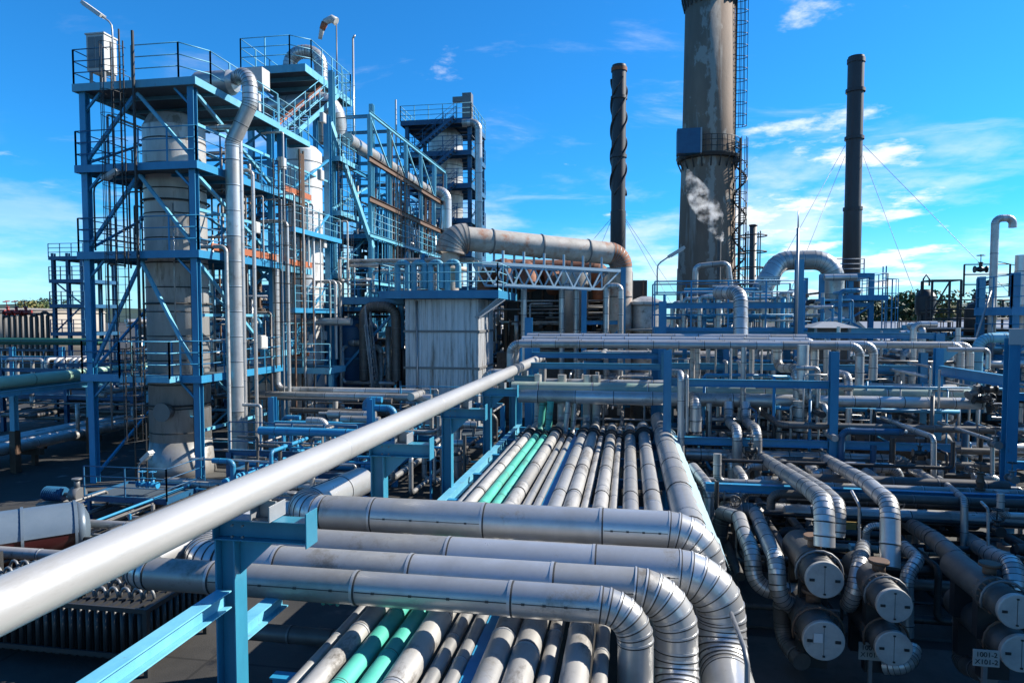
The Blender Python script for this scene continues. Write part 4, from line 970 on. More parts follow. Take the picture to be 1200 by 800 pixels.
def thin_stack(lab, px, Y, top_py, r0, r1, strakes):
    c = pp(px, 300, Y); zt = pp(px, top_py, Y).z
    t = Thing('steel_chimney', lab, 'chimney')
    t.part('shaft', MB().lathe((c.x,Y,0), [(0,r0),(zt*.55,r0),(zt*.551,r1),(zt-.6,r1),(zt-.59,r1*1.1),(zt-.2,r1*1.1),(zt-.19,r1),(zt,r1*.98),(zt,r1*.8)], 28), 'dark_stack')
    for f in ((.42,.72,.9) if strakes else (.30,.55,.76,.9)): t.part('flange', MB().hoop((c.x,Y,zt*f), (0,0,1), r0, .06, .3, 28), 'dark_stack')
    
    if strakes: t.part('rim', MB().hoop((c.x,Y,zt-.45), (0,0,1), r1*1.1, .012, .35, 28), 'rust')
    if strakes:
        for s_ in range(3):
            q = MB(); o = None; za, zb = zt*.60, zt-1.4; n = 70
            for i in range(n+1):
                a_ = s_*2*math.pi/3+i/n*2*math.pi*1.5; z = za+(zb-za)*i/n; pr = []
                for rr_, dz in ((r1*.98,-.12),(r1+.17,-.09),(r1+.17,.09),(r1*.98,.12)): pr.append(V((c.x+rr_*math.cos(a_),Y+rr_*math.sin(a_),z+dz)))
                oo = len(q.v); q.v += pr
                if o is not None:
                    for j in range(4): q.face([o+j,o+(j+1)%4,oo+(j+1)%4,oo+j])
                o = oo
            t.part('strake', q, 'dark_stack')
    t.done(); return c.x, zt
sx1, zt1 = thin_stack('slim dark chimney with helical strakes at its top, left of the concrete chimney', 724, 71, 77, .78, .72, True)
sx2, zt2 = thin_stack('slim plain dark chimney right of the concrete chimney', 998, 69.5, 67, .80, .72, False)
def guy(lab, a, b):
    t = Thing('guy_wire', lab, 'cable', 'guy wires of the slim chimneys'); t.body(MB().tube(a, b, .02, 6), 'grey_steel'); t.done()
z = zt1*.42+1
guy('guy wire slanting down to the left from the straked chimney', (sx1-.7,71,z+2.5), (sx1-12,66,3)); guy('lower guy wire left of the straked chimney', (sx1-.7,71,z+2.3), (sx1-6,66,3))
guy('upper guy wire slanting down to the right from the straked chimney', (sx1+.7,71,z+2.5), (sx1+10,70,3)); guy('lower guy wire right of the straked chimney', (sx1+.7,71,z+2.3), (sx1+8,66,3))
z = zt2*.74
guy('longest guy wire falling right from the plain dark chimney', (sx2+.8,69.5,z), (sx2+14,62,4.5)); guy('steeper guy wire right of the plain dark chimney', (sx2+.8,69.5,z-1), (sx2+4.6,62,4.0))
guy('upper guy wire left of the plain dark chimney', (sx2-.8,69.5,z), (sx2-11,67,4)); guy('lower guy wire left of the plain dark chimney', (sx2-.8,69.5,z-1), (sx2-9,62,4))
# ================================================================== portal frames over and beside the pipe bed
GX = (-4.75, 1.5, 7.35, 11.0)
def portal(lab, y, tops, beams, m=BP, w_=.27):
    t = Thing('steel_portal', lab, 'portal', 'blue steel portals carrying the crossing pipes')
    for x, zt in tops: t.part('post', MB().hbeam((x,y,0),(x,y,zt),w_+(.08 if y > 32 else 0),w_,.022,0,(0,1,0)), m)
    for x0, x1, z in beams: t.part('beam', beam_mb((x0,y,z),(x1,y,z),.2,.26), m)
    t.done()
portal('nearer blue portal frame spanning the far end of the pipe bed', 24.6, [(1.36,5.85),(6.87,5.85)], [(1.5,6.73,4.72),(7.0,10.6,2.68),(1.5,6.73,2.68)])
portal('middle blue portal frame one bay behind the far end of the pipe bed', 29.6, [(-4.75,5.8),(1.5,5.5),(7.35,5.5),(11.6,5.6)], [(-4.6,1.36,4.9),(1.64,7.2,4.95),(7.5,11.4,4.95)])
portal('rear blue portal frame with its tall posts two bays behind the pipe bed', 32.6, [(-4.75,7.0),(1.55,7.75),(7.55,9.6),(13.4,6.3)], [(-4.6,1.4,5.2),(1.7,7.4,7.55),(1.7,7.4,6.25),(7.7,13.2,6.2)])
portal('distant blue portal frame behind the kiosk row', 35.4, [(-4.75,6.2),(4.6,6.0),(10.4,6.0),(15.4,6.0)], [(-4.6,4.46,5.7),(4.75,10.25,5.7),(10.55,15.25,5.7),(4.75,10.25,4.3),(10.55,15.25,4.3)], BP, .24)
portal('farthest blue portal frame before the heater block', 39.6, [(2.4,6.6),(8.6,6.6),(14.6,6.6),(20.4,6.2)], [(2.55,8.45,6.3),(8.75,14.45,6.3),(14.75,20.25,5.9),(8.75,14.45,4.9),(14.75,20.25,4.5)], BF, .24)
t = Thing('corner_post', 'tall bright blue post on a concrete footing near the right picture edge', 'post')
t.part('shaft', MB().hbeam((11.0,22.0,.35),(11.0,22.0,6.4),.30,.30,.025,0,(0,1,0)), BP); t.part('footing', MB().box((10.7,21.7,0),(11.3,22.3,.35)), 'concrete'); t.done()
t = Thing('blank_plate', 'blank whitish plate fixed on top of the tall right blue post', 'plate'); t.body(MB().box((10.82,21.82,6.22),(11.22,21.84,6.66)).box((10.82,21.82,6.66),(11.22,22.1,6.68)), 'sign_white'); t.done()
t = Thing('haunched_post', 'slim blue post with a small bracket head behind the tall right post', 'post')
hp = MB().hbeam((11.05,26.9,0),(11.05,26.9,5.9),.26,.24,.022,0,(0,1,0)); t.part('shaft', hp, BP)
q = MB(); o = len(q.v); q.v += [V((x,26.9+s_,z)) for s_ in (-.02,.02) for x, z in ((11.17,5.9),(11.75,5.9),(11.75,5.8),(11.17,5.3))]
for f in ([0,1,2,3],[7,6,5,4],[0,4,5,1],[1,5,6,2],[2,6,7,3],[3,7,4,0]): q.face(f)
t.part('bracket', q, BF); t.done()
t = Thing('longitudinal_beam', 'deep blue beam running from the tall right post to the bracket headed post', 'beam')
t.body(MB().hbeam((11.0,22.2,5.12),(11.0,26.7,5.12),.18,.34,.02), BP); t.done()
t = Thing('longitudinal_beam', 'blue beam along the right bays just above the heat exchangers', 'beam'); t.body(beam_mb((2.1,19.0,2.41),(10.4,19.0,2.41),.18,.22), BP); t.done()
t = Thing('longitudinal_beam', 'blue horizontal beam reaching out of the picture from the tall right post', 'beam'); t.body(beam_mb((11.2,22.0,4.7),(16,22.0,4.7),.18,.22), BP); t.done()
t = Thing('longitudinal_beam', 'lower blue beam reaching out of the picture from the tall right post', 'beam'); t.body(beam_mb((11.2,22.0,2.7),(16,22.0,2.7),.18,.22), BP); t.done()
# ---- horizontal pipes crossing behind the bed
def H(lab, py, Y, px0, px1, r, ends=('',''), m='cladding', drop=1.0, name='header_pipe', **k):
    z = pY((px0+px1)/2, py, Y).z; x0 = pY(px0, py, Y).x; x1 = pY(px1, py, Y).x; pts = [(x0,Y,z),(x1,Y,z)]
    for s_, e_, x in ((0,ends[0],x0),(1,ends[1],x1)):
        q = {'d':(x,Y+.01,z-drop),'u':(x,Y+.01,z+drop),'b':(x,Y+3,z+.01),'f':(x,Y-2,z+.01)}.get(e_)
        if q: pts = [q]+pts if s_ == 0 else pts+[q]
    return pipe(name, lab, pts, r, m, **{**dict(bend=2.4, band=.9), **k})
H('front pipe of the upper pipe bundle crossing at mid height, elbow at its left end', 404, 26.6, 598, 1008, .15, ('d','d'), drop=1.5)
H('second pipe of the upper bundle, dropping right beside the front one', 402.5, 27.0, 604, 1024, .15, ('d','d'), drop=1.3)
H('third pipe of the upper crossing bundle', 399, 27.5, 612, 955, .15, ('','d'), drop=1)
H('rear pipe of the upper crossing bundle', 396, 28.0, 618, 945, .17)
H('pipe continuing right along the upper level to a double elbow', 404, 29.2, 962, 1126, .14, ('','d'), drop=1.3)
H('twin pipe behind the one with the double elbow', 404, 29.6, 1000, 1137, .14, ('','d'), drop=1.3)
H('blue shaded pipe leaving right at the upper level over the bracket headed post', 396, 30.5, 1146, 1280, .2, ('d',''), m='blue_faded', drop=2.6)
H('thick silver header crossing just behind the far end of the pipe bed', 467, 26.9, 608, 930, .26, ('',''), band=1.4)
H('silver header continuing right past the thin blue post to the valves', 471, 26.0, 940, 1162, .20, ('u',''), band=.8, drop=2.0)
H('wide green stained header behind the thick silver one', 459, 27.9, 600, 1150, .27, m='green_stained', band=2.2)
H('grey header above the green stained one', 452, 28.8, 640, 1120, .18, m='cladding_old', band=1.6)
H('silver header with patchy sunlight ending in a drop elbow at mid right', 536, 25.0, 803, 1068, .22, ('','d'), band=.9, drop=1.3)
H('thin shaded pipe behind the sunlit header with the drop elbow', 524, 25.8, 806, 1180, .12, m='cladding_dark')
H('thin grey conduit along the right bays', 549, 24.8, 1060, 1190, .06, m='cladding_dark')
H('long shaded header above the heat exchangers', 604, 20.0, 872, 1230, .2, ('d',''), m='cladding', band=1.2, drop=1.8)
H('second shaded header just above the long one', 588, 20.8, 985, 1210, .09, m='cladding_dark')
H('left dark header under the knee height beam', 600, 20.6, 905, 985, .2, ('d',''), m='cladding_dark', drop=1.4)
# left side horizontals (between tower two and the overhead pipe)
H('grey pipe crossing left of the ribbed box, rising at its left end', 458, 31.0, 325, 497, .17, ('u','f'), band=1.4, drop=6.6)
H('lower grey pipe crossing left of the ribbed box', 464, 30.2, 296, 506, .17, ('',''), band=1.4)
H('thin blue shaded pipe lowest of the three left of the ribbed box', 467, 29.4, 250, 420, .07, m='cladding_dark')
H('sunlit pale pipe crossing in front of the teal vessel', 377, 34.5, 322, 412, .2, ('',''), band=1.2)
H('dark bent pipe above the teal vessel joining a standpipe', 359, 37.0, 426, 464, .27, ('d','d'), m='cladding_dark', drop=4.2, band=.9)
H('pale pipe stub in sun below the crossing pipes, left of the ribbed box', 486, 29.0, 385, 440, .2, band=.8)
H('second pale stub beside the first, left of the ribbed box', 492, 28.2, 400, 445, .18, band=.8)
H('short silver pipe with an elbow beside the overhead pipe end', 437, 33.0, 568, 595, .22, ('d',''), band=.8, drop=2.5)
# teal vessel
t = Thing('teal_vessel', 'dark teal vessel behind a blue brace left of the ribbed box', 'tank'); p = pY(413, 410, 39)
t.part('shell', MB().lathe((p.x,39,0), [(0,1.5),(6.4,1.5),(6.9,1.1),(7.05,.1)], 32), 'blue_deep'); t.part('hoops', MB().hoop((p.x,39,2.2),(0,0,1),1.5,.04,.1,32).hoop((p.x,39,4.6),(0,0,1),1.5,.04,.1,32), 'blue_paint'); t.done()
t = Thing('chain_stair', 'pale stair flight hanging beside the teal vessel', 'stair'); p = pY(440,440,36.2); q_ = pY(428,372,36.2); t.body(stair_mb((p.x,36.2,1.5),(q_.x,36.2,6.6),.7,(0,1,0)), ['galvanised','galvanised']); t.done()
# support frames in the left middle
t = Thing('pipe_gantry', 'blue goal post frame under the left crossing pipes', 'gantry')
pa = pY(320, 520, 27.0); pb = pY(435, 520, 27.0)
for p in (pa, pb): t.part('post', post_mb(p.x, 27.0, 0, 3.6, .27), BP)
t.part('beam', beam_mb((pa.x,27.0,2.45),(pb.x,27.0,2.45),.18,.24), BP)
t.part('brace', brace_mb((pb.x-2.0,27.0,2.3),(pb.x-3.6,27.0,.4),.14), BP); t.part('brace', brace_mb((pb.x-2.0,27.0,2.3),(pb.x-1.2,27.0,1.4),.14), BP); t.done()
for k, (px, yy) in enumerate(((322, 33.6), (365, 35.4))):
    p = pY(px, 375, yy); t = Thing('wall_bracket', ['left blue triangular pipe bracket under the sunlit pale pipe','right blue triangular pipe bracket under the sunlit pale pipe'][k], 'bracket')
    t.body(MB().bar((p.x-2.2,yy,p.z-.5),(p.x+.1,yy,p.z-.5),.2,.24).bar((p.x-2.0,yy,p.z-2.6),(p.x+.1,yy,p.z-.7),.16,.16).bar((p.x+.1,yy,p.z-.7),(p.x+.1,yy,p.z+1.5),.16,.2).bar((p.x-2.2,yy,p.z+1.4),(p.x+.1,yy,p.z+1.4),.14,.16), BP); t.done()
for k, (py, a_, b_, yy) in enumerate(((414, 300, 362, 33.2), (300, 255, 300, 37.0), (553, 0, 1, 1))):
    if yy < 2: continue
    p0, p1 = pY(a_, py, yy), pY(b_, py, yy); t = Thing('kick_plate', ['orange kick plate along the low platform right of the thick riser','orange kick plate on the second deck between the two left towers'][k], 'plate')
    t.body(MB().box((p0.x,yy,p0.z-.12),(p1.x,yy+.03,p0.z+.14)), 'orange_paint'); t.done()
t = Thing('access_platform', 'pale blue lower platform behind the orange kick plate', 'platform'); p0 = pY(292, 432, 32.6); p1 = pY(386, 424, 32.6)
t.part('deck', deck_mb(p0.x,p1.x,32.6,34.6,4.35,.22), [BF,'grating']); t.part('railing', rail_mb([(p0.x,32.65,4.35),(p1.x,32.65,4.35)],1.3), BF)
for x in (p0.x+.1,p1.x-.1): t.part('leg', post_mb(x,33.0,0,4.1,.2), BF)
t.done()
# ---- vertical and offset pipes
def off(lab, pts, Y, r, m='cladding', **k):
    """polyline through picture points; each entry is px, py and an optional own depth"""
    P = [pY(q[0], q[1], q[2] if len(q) > 2 else Y) for q in pts]
    return pipe(k.pop('name', 'offset_pipe'), lab, P, r, m, **{**dict(bend=2.2, band=1.1), **k})
off('left one of two silver pipes with an S offset hanging below the thick header', [(854,472,26.4),(854,494,26.0),(864,503,24.0),(864,576,24.0)], 24, .17)
off('right one of two silver pipes with an S offset hanging below the thick header', [(874,472,26.4),(874,494,26.0),(887,503,24.0),(887,576,24.0)], 24, .17)
off('slim silver standpipe bent over at the top right of the centre post', [(784,436,27.0),(798,437,24.0),(798,534,24.0)], 24, .12)
off('thin tube just right of the slim bent standpipe', [(792,437,26.5),(805,440,24.0),(805,506,24.0)], 24, .06)
off('short curved silver elbow hanging right of the slim bent standpipe', [(800,466,26.5),(815,466,24.2),(815,505,24.2)], 24, .2, bend=1.6, band=.4)
off('silver pipe stepping down between the two crossing levels', [(911,404,28.0),(911,431,28.0),(935,431,26.2),(935,466,26.2)], 26, .17)
off('silver stub below the stepping pipe', [(938,470,26.3),(938,504,26.3)], 26, .26, band=.35)
off('ribbed silver pipe curving down onto the upper bundle from the left rail', [(842,343,30.5),(868,343,29.0),(868,404,28.4)], 29, .28, bend=1.9, band=.4)
off('pale elbow standing behind the thin blue post', [(975,436,28.5),(994,440,27.5),(994,468,27.2)], 27, .15)
off('thick silver downpipe feeding the upper left heat exchanger', [(893,536,24.0),(949,573,16.0),(966,588,13.8),(966,640,13.6)], 14, .19, bend=2.2, name='feed_pipe')
off('silver downpipe half hidden behind the one feeding the upper left exchanger', [(915,542,24.0),(965,575,17.0),(982,592,14.8),(980,628,14.7)], 15, .17, name='feed_pipe')
off('thick silver downpipe feeding the upper middle heat exchanger', [(968,538,24.0),(1015,565,16.8),(1043,590,14.2),(1043,664,13.8)], 14, .18, name='feed_pipe')
off('shaded silver downpipe with a shoulder elbow left of the right exchangers', [(1060,610,20.0),(1095,632,15.4),(1130,662,13.4),(1130,770,13.3)], 14, .185, m='cladding_dark', name='feed_pipe', band=.8)  # silver pipe given dark cladding, its shade put into the colour
off('short silver elbow pipe in front of the right edge exchangers', [(1135,632,19.0),(1165,652,15.0),(1190,662,13.6),(1190,690,13.5)], 14, .18, name='feed_pipe')
off('left shaded pipe with a kink next to the broad silver bend', [(845,600,18.5),(866,606,17.0),(872,625,15.6),(882,648,14.5),(884,690,14.3),(940,694,14.2)], 15, .17, m='cladding', name='return_pipe')
off('second shaded pipe with shiny kink, ending in a low elbow', [(885,600,18.5),(893,620,16.0),(910,655,13.8),(912,700,13.6),(934,712,13.9)], 14, .165, m='cladding', name='return_pipe')
off('dark arched pipe high behind the broad silver bend', [(842,640,18.6),(846,598,18.6),(892,598,18.6),(894,625,18.6)], 18.6, .21, m='cladding_dark', name='return_pipe', bend=1.7)
off('silver riser right of the pipe bed beside the pale cover plate', [(812,548,21.5),(830,570,19.5),(832,640,19.2)], 19, .17, name='return_pipe')
off('short S bend pipe between the left and middle exchangers', [(1012,640,15.0),(1008,658,13.6),(1000,700,13.2),(994,708,13.6)], 13.4, .15, name='return_pipe', band=.3)
off('silver pipe swinging down behind the middle exchangers', [(1060,640,16.0),(1076,655,14.6),(1062,675,14.2),(1062,745,14.1)], 14, .13, name='return_pipe', band=.4)
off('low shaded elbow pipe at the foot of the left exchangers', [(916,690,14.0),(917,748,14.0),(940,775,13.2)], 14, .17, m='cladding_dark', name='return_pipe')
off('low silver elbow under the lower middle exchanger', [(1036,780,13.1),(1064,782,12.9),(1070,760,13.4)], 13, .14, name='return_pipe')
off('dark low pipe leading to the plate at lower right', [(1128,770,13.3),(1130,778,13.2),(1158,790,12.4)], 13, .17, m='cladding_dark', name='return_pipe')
off('thin square bent standpipe rising from the right bays', [(1034,490,26.0),(1094,512,22.6),(1094,576,22.6)], 22.6, .085)
off('second thin bent standpipe farther right in the bays', [(1100,495,26.0),(1163,516,22.4),(1163,580,22.4)], 22.4, .06)
off('slim sunlit downpipe with a shoulder near the right exchangers', [(1100,560,22),(1130,585,18.0),(1130,652,17.8)], 18, .085)
off('short silver leg below the sunlit header, left of its end elbow', [(1031,545,24.9),(1031,580,24.9)], 25, .16)
off('second short silver leg below the sunlit header', [(1047,545,24.9),(1047,576,24.9)], 25, .13)
off('stub leg with flange below the header near the centre post', [(846,540,24.9),(846,568,24.9)], 25, .1)
off('thin crooked tube over the dark gap between exchangers', [(998,575,15.5),(1007,592,15.0),(1007,640,15.0)], 15, .03)
off('thin crooked tube left of the tall right post', [(1150,588,16),(1158,596,15.5),(1158,660,15.5)], 15.5, .03)
off('small silver elbow between two downpipes above the exchangers', [(1036,616,16.0),(1016,616,16.0),(1014,640,16.0)], 16, .08)
# ---- heat exchangers
def exch(lab, px, py, Y, rpx, ln, tag=False):
    c = pY(px, py, Y); d_ = (c-EYE).dot(FW); r = rpx/800*d_
    t = Thing('heat_exchanger', lab, 'heat exchanger', 'horizontal heat exchangers at lower right')
    s = MB(); s.lathe((c.x,Y+.06,c.z), [(0,r*.96),(.5,r*.96),(.51,r*1.12),(.6,r*1.12),(.61,r*.96),(ln,r*.96)], 32, 0, (0,1,0)); t.part('shell', s, 'exchanger_shell')
    for k2 in range(16): an = k2*math.pi/8; t.part('flange_bolt', MB().tube((c.x+r*1.05*math.cos(an),Y+.5,c.z+r*1.05*math.sin(an)),(c.x+r*1.05*math.cos(an),Y+.72,c.z+r*1.05*math.sin(an)),.016,6), 'brown_steel')
    e_ = MB(); e_.lathe((c.x,Y,c.z), [(-.03,r*.95),(-.02,r),(.055,r)], 40, 0, (0,1,0)); k = t.part('end_cover', e_, 'grey_cover')
    q = MB(); q.box((c.x-.003,Y-.034,c.z-r*.72),(c.x+.003,Y-.031,c.z+r*.72))
    for dx, dz, w_, h_ in ((-.66,0,.13,.07),(.66,0,.13,.07),(0,.76,.06,.04),(0,-.76,.06,.04)): q.box((c.x+dx*r-w_*r,Y-.05,c.z+dz*r-h_*r),(c.x+dx*r+w_*r,Y-.032,c.z+dz*r+h_*r))
    t.part('latch', q, 'black_steel', k)
    if tag: t.part('tag_plate', MB().box((c.x-r*.5,Y-.06,c.z-.02),(c.x-r*.08,Y-.052,c.z+r*.4)), 'sign_white', k)
    n_ = MB(); n_.tube((c.x+.05,Y+.9,c.z+r*.8),(c.x+.05,Y+.9,c.z+r*1.5),r*.38,16); n_.tube((c.x+.05,Y+.9,c.z+r*1.42),(c.x+.05,Y+.9,c.z+r*1.62),r*.6,16); t.part('nozzle', n_, 'brown_steel')
    for k2 in range(2): y = Y+.7+k2*.8; h_ = MB(); h_.box((c.x-r*.75,y,max(0,c.z-r-.5)),(c.x+r*.75,y+.18,c.z-r*.55)); t.part('saddle', h_, 'black_steel')
    t.done(); return c, r
ex = [exch('upper left heat exchanger with a round pale end cover', 966, 679, 13.0, 21.5, 1.9, False),
 exch('lower left heat exchanger with a small white tag on its end cover', 965, 750, 12.6, 23.5, 1.9, True),
 exch('upper middle heat exchanger with sunlight on its flange', 1048, 709, 12.2, 20, 1.9),
 exch('lower middle heat exchanger beside a stencilled plate', 1047, 759, 12.4, 20.5, 1.9),
 exch('upper heat exchanger cut by the right picture edge', 1191, 716, 11.2, 20.5, 1.9),
 exch('lower heat exchanger cut by the right picture edge', 1196, 765, 11.4, 22, 1.9)]
for k, (c, r) in enumerate(ex):
    t = Thing('ring_pipe', 'thin ring shaped tube around the neck of the '+['upper left','lower left','upper middle','lower middle','upper right','lower right'][k]+' exchanger', 'pipe')
    pts = [(c.x+r*1.25*math.cos(a_), c.y+.35, c.z+r*1.25*math.sin(a_)) for a_ in [R(200-i*20) for i in range(12)]]
    t.body(MB().sweep(pts, .022, 6), 'brown_steel' if k % 2 else 'grey_steel'); t.done()
# plates with stencilled numbers
def plate(lab, px, py, Y, w_, h_, lines, sz):
    c = pY(px, py, Y); t = Thing('stencil_plate', lab, 'sign'); q = MB().box((c.x-w_/2,Y,c.z-h_/2),(c.x+w_/2,Y+.02,c.z+h_/2)); t.part('plate', q, 'sign_grey')
    t.part('post', MB().bar((c.x,Y+.05,0),(c.x,Y+.05,c.z+h_*.3),.06,.06), 'grey_steel')
    for i, s_ in enumerate(lines): t.text(s_, (c.x, Y-.006, c.z+((len(lines)-1)/2-i)*sz*1.05), sz, (R(90),0,0), 'lettering_black')
    t.done()
plate('pale plate stencilled 1001-2 X101-2 at the foot of the right exchangers', 1156, 771, 11.05, .36, .25, ['1001-2','X101-2'], .105)
plate('dim plate stencilled 1001-1 X101-1 beside the lower middle exchanger', 1021, 763, 12.9, .42, .32, ['1001-1','X101-1'], .12)
t = Thing('site_sign', 'long pale sign lettered T10-WA on the blue pipe frame before the U duct', 'sign')
p0 = pY(889, 324, 33.5); p1 = pY(914, 334, 33.5)
t.part('board', MB().box((p0.x,33.5,p1.z),(p1.x,33.53,p0.z)), 'galvanised'); t.part('name_panel', MB().box((p0.x+.25,33.485,p1.z+.06),(p1.x-.12,33.498,p0.z-.06)), 'sign_white')
t.text('T10-WA', ((p0.x+p1.x)/2+.06,33.478,(p0.z+p1.z)/2), .25, (R(90),0,0), 'lettering_black')
t.part('post', MB().bar((p0.x+.1,33.58,6.4),(p0.x+.1,33.58,p0.z),.06,.06).bar((p1.x-.1,33.58,6.4),(p1.x-.1,33.58,p0.z),.06,.06), 'grey_steel'); t.done()
t = Thing('sheet_screen', 'small yellow panel glowing in sun behind the left exchangers', 'panel'); p = pY(996, 620, 19.0); t.body(MB().box((p.x-.18,19,p.z-.22),(p.x+.16,19.05,p.z+.2)).bar((p.x,19.1,0),(p.x,19.1,p.z),.08,.08), 'yellow_panel'); t.done()
t = Thing('junction_box', 'small blue junction box on a stand between the exchangers', 'box'); p = pY(1005, 643, 15.2); t.body(MB().box((p.x-.12,15.2,p.z-.06),(p.x+.12,15.4,p.z+.06)).bar((p.x,15.3,0),(p.x,15.3,p.z-.06),.05,.05), BF); t.done()
# ---- blue rail frame above the upper bundle
t = Thing('railed_gantry', 'wide blue railed frame above the upper pipe bundle below the concrete chimney', 'gantry')
za, zb = 6.35, 8.75
t.part('deck', deck_mb(1.2,7.9,33.0,36.0,6.45,.3), [BP,'grating'])
t.part('railing', rail_mb([(1.2,33.05,6.5),(7.9,33.05,6.5)], 2.2, .035, False, 3), BP); t.part('railing', rail_mb([(1.2,35.95,6.5),(7.9,35.95,6.5)], 2.2, .035, False, 3), BD)
for x in (1.3,4.5,7.8):
    for y in (33.2,35.8): t.part('post', post_mb(x,y,0,6.2,.26), BP)
t.done()
lamp('flood lamp on a bent pole left of the concrete chimney', pY(770, 345, 34.0), 1.5, (.55,0,0), .85, tilt=.6)
t = Thing('lightning_rod', 'thin silver mast beside the tall blue post in front of the U duct', 'mast'); p = pY(934, 330, 32.2); zt = pY(934, 246, 32.2).z; t.body(MB().tube((p.x,32.2,6),(p.x,32.2,zt-.8),.065,8).tube((p.x,32.2,zt-.8),(p.x,32.2,zt),.035,8,0,.02), 'galvanised'); t.done()
t = Thing('roofed_kiosk', 'small kiosk with a flat hipped roof above the upper bundle at right', 'kiosk'); p = pY(977, 395, 34.0)
x0, x1, z0, z1 = p.x-.95, p.x+.95, 4.5, pY(977,384,34).z
q = MB(); q.box((x0+.25,34.3,z0),(x1-.25,35.9,z1)); t.part('cabin', q, 'cladding_dark')
for x in (x0+.2,x1-.2): t.part('post', MB().bar((x,34.2,0),(x,34.2,z1),.1,.1), 'galvanised')
q = MB(); a_ = [V((x0-.1,33.8,z1)),V((x1+.1,33.8,z1)),V((x1+.1,36.3,z1)),V((x0-.1,36.3,z1))]; b_ = [V((p.x-.3,34.8,z1+.28)),V((p.x+.3,34.8,z1+.28)),V((p.x+.3,35.3,z1+.28)),V((p.x-.3,35.3,z1+.28))]
q.hexa(a_+b_); t.part('roof', q, 'silver_roof'); t.done()
# ---- U duct and heater block at the right stack
zc = 10.7
pipe('flue_duct', 'big silver inverted U duct left of the slim plain chimney', [(8.0,46,7.5),(8.3,46,8.6),(9.6,47,zc),(13.0,47,zc),(13.0,47,7.6)], .62, 'cladding', cat='duct', bend=2.0, band=1.4, seg=28)
t = Thing('heater_block', 'blue framed heater block with cross braces beneath the slim plain chimney', 'heater')
q = MB(); q.hexa([(12.1,46.3,5.6),(14.5,46.3,5.6),(14.5,49,5.6),(12.1,49,5.6),(12.4,46.5,8.2),(13.8,46.5,8.2),(13.8,48.7,8.2),(12.4,48.7,8.2)]); t.part('hood', q, 'cladding')
q = MB(); q.box((12.0,46.2,0),(14.6,49.2,5.58)); t.part('casing', q, 'cladding_dark')
for x in (11.9,14.8):
    for y in (45.6,49.6): t.part('post', post_mb(x,y,0,9.7,.28), BP)
for z in (5.9,7.8,9.6): 
    t.part('beam', beam_mb((11.9,45.45,z),(14.8,45.45,z),.18,.26), BP); t.part('beam', beam_mb((14.9,45.7,z),(14.9,49.5,z),.18,.26), BP)
t.part('brace', brace_mb((12.0,45.3,6),(14.7,45.3,7.7),.12), BP); t.part('brace', brace_mb((14.7,45.2,6),(12.0,45.2,7.7),.12), BP)
t.part('deck', deck_mb(13.2,15.6,45.0,49.8,8.3,.24), [BP,'grating']); t.part('railing', rail_mb([(13.2,45.05,8.3),(15.55,45.05,8.3),(15.55,49.7,8.3)],1.4), BP)
t.part('railing', rail_mb([(12.2,47.0,9.75),(14.8,47.0,9.75)],1.0), BD)
t.part('ladder', ladder_mb(15.75,46.2,0,10.2,'y',.55,True,1,.03), BP); t.done()
H('pale pipe along the top of the blue heater block', 325, 45.0, 966, 1004, .2)
# lattice column with platforms beside the concrete chimney
t = Thing('lattice_mast', 'dark spindly service mast with ring platforms right of the spiral stair', 'mast'); p = pY(882, 310, 52)
q = MB()
for k in range(4): a_ = R(45+90*k); q.bar((p.x+.6*math.cos(a_),52+.6*math.sin(a_),0),(p.x+.6*math.cos(a_),52+.6*math.sin(a_),13.2),.07,.07)
t.part('legs', q, 'black_steel')
for k in range(7): t.part('ring_platform', MB().torus((p.x,52,6+k*1.15),(0,0,1),.95,.05,18,0,5), 'black_steel')
t.part('platform_core', MB().tube((p.x,52,13.6),(p.x,52,13.7),.3,12), 'black_steel'); t.part('core', MB().tube((p.x,52,0),(p.x,52,13.6),.25,12), 'cladding_dark'); t.done()
# dark vessels and structures at far right
def still(lab, px, py_top, Y, r, cap):
    p = pY(px, py_top, Y); t = Thing('still_column', lab, 'column')
    if cap: pr = [(0,r),(p.z-1.6,r),(p.z-1.59,r*1.2),(p.z-1.3,r*1.3),(p.z-.5,r*1.3),(p.z-.3,r*1.0),(p.z-.1,r*.7)]
    else: pr = [(0,r),(p.z-.5,r),(p.z-.2,r*.75),(p.z,r*.2)]
    t.part('shell', MB().lathe((p.x,Y,0), pr, 28), 'black_steel' if not cap else 'dark_stack')
    t.part('overhead_loop', MB().sweep([(p.x-.15,Y,p.z-.2),(p.x-.15,Y,p.z+.5),(p.x,Y,p.z+.75),(p.x+.18,Y,p.z+.5),(p.x+.18,Y,p.z+.1)], .05, 6), 'black_steel')
    rg = MB(); zz = p.z-3.2; rg.lathe((p.x,Y,zz), [(0,r),(.01,r+1.0),(.1,r+1.0),(.11,r)], 20)
    for q_ in range(14): a_ = q_*math.pi/7; rg.bar((p.x+(r+.97)*math.cos(a_),Y+(r+.97)*math.sin(a_),zz),(p.x+(r+.97)*math.cos(a_),Y+(r+.97)*math.sin(a_),zz+1.2),.04,.04)
    for h_ in (.6,1.2): rg.torus((p.x,Y,zz+h_),(0,0,1),r+.97,.03,20,0,4)
    t.part('gallery', rg, 'black_steel'); t.done()
still('dark brown still column with a capped head at right, before the trees', 1085, 337, 44, .42, True)
still('wider black still column with a valve cluster on its head at far right', 1147, 352, 40, .64, False)
t = Thing('cage_tower', 'open black cage standing beside the capped still column', 'gantry'); p = pY(1103, 329, 43)
q = MB()
for sx_ in (-.75,.75):
    for sy_ in (-.7,.7): q.bar((p.x+sx_,43+sy_,0),(p.x+sx_,43+sy_,p.z),.1,.1)
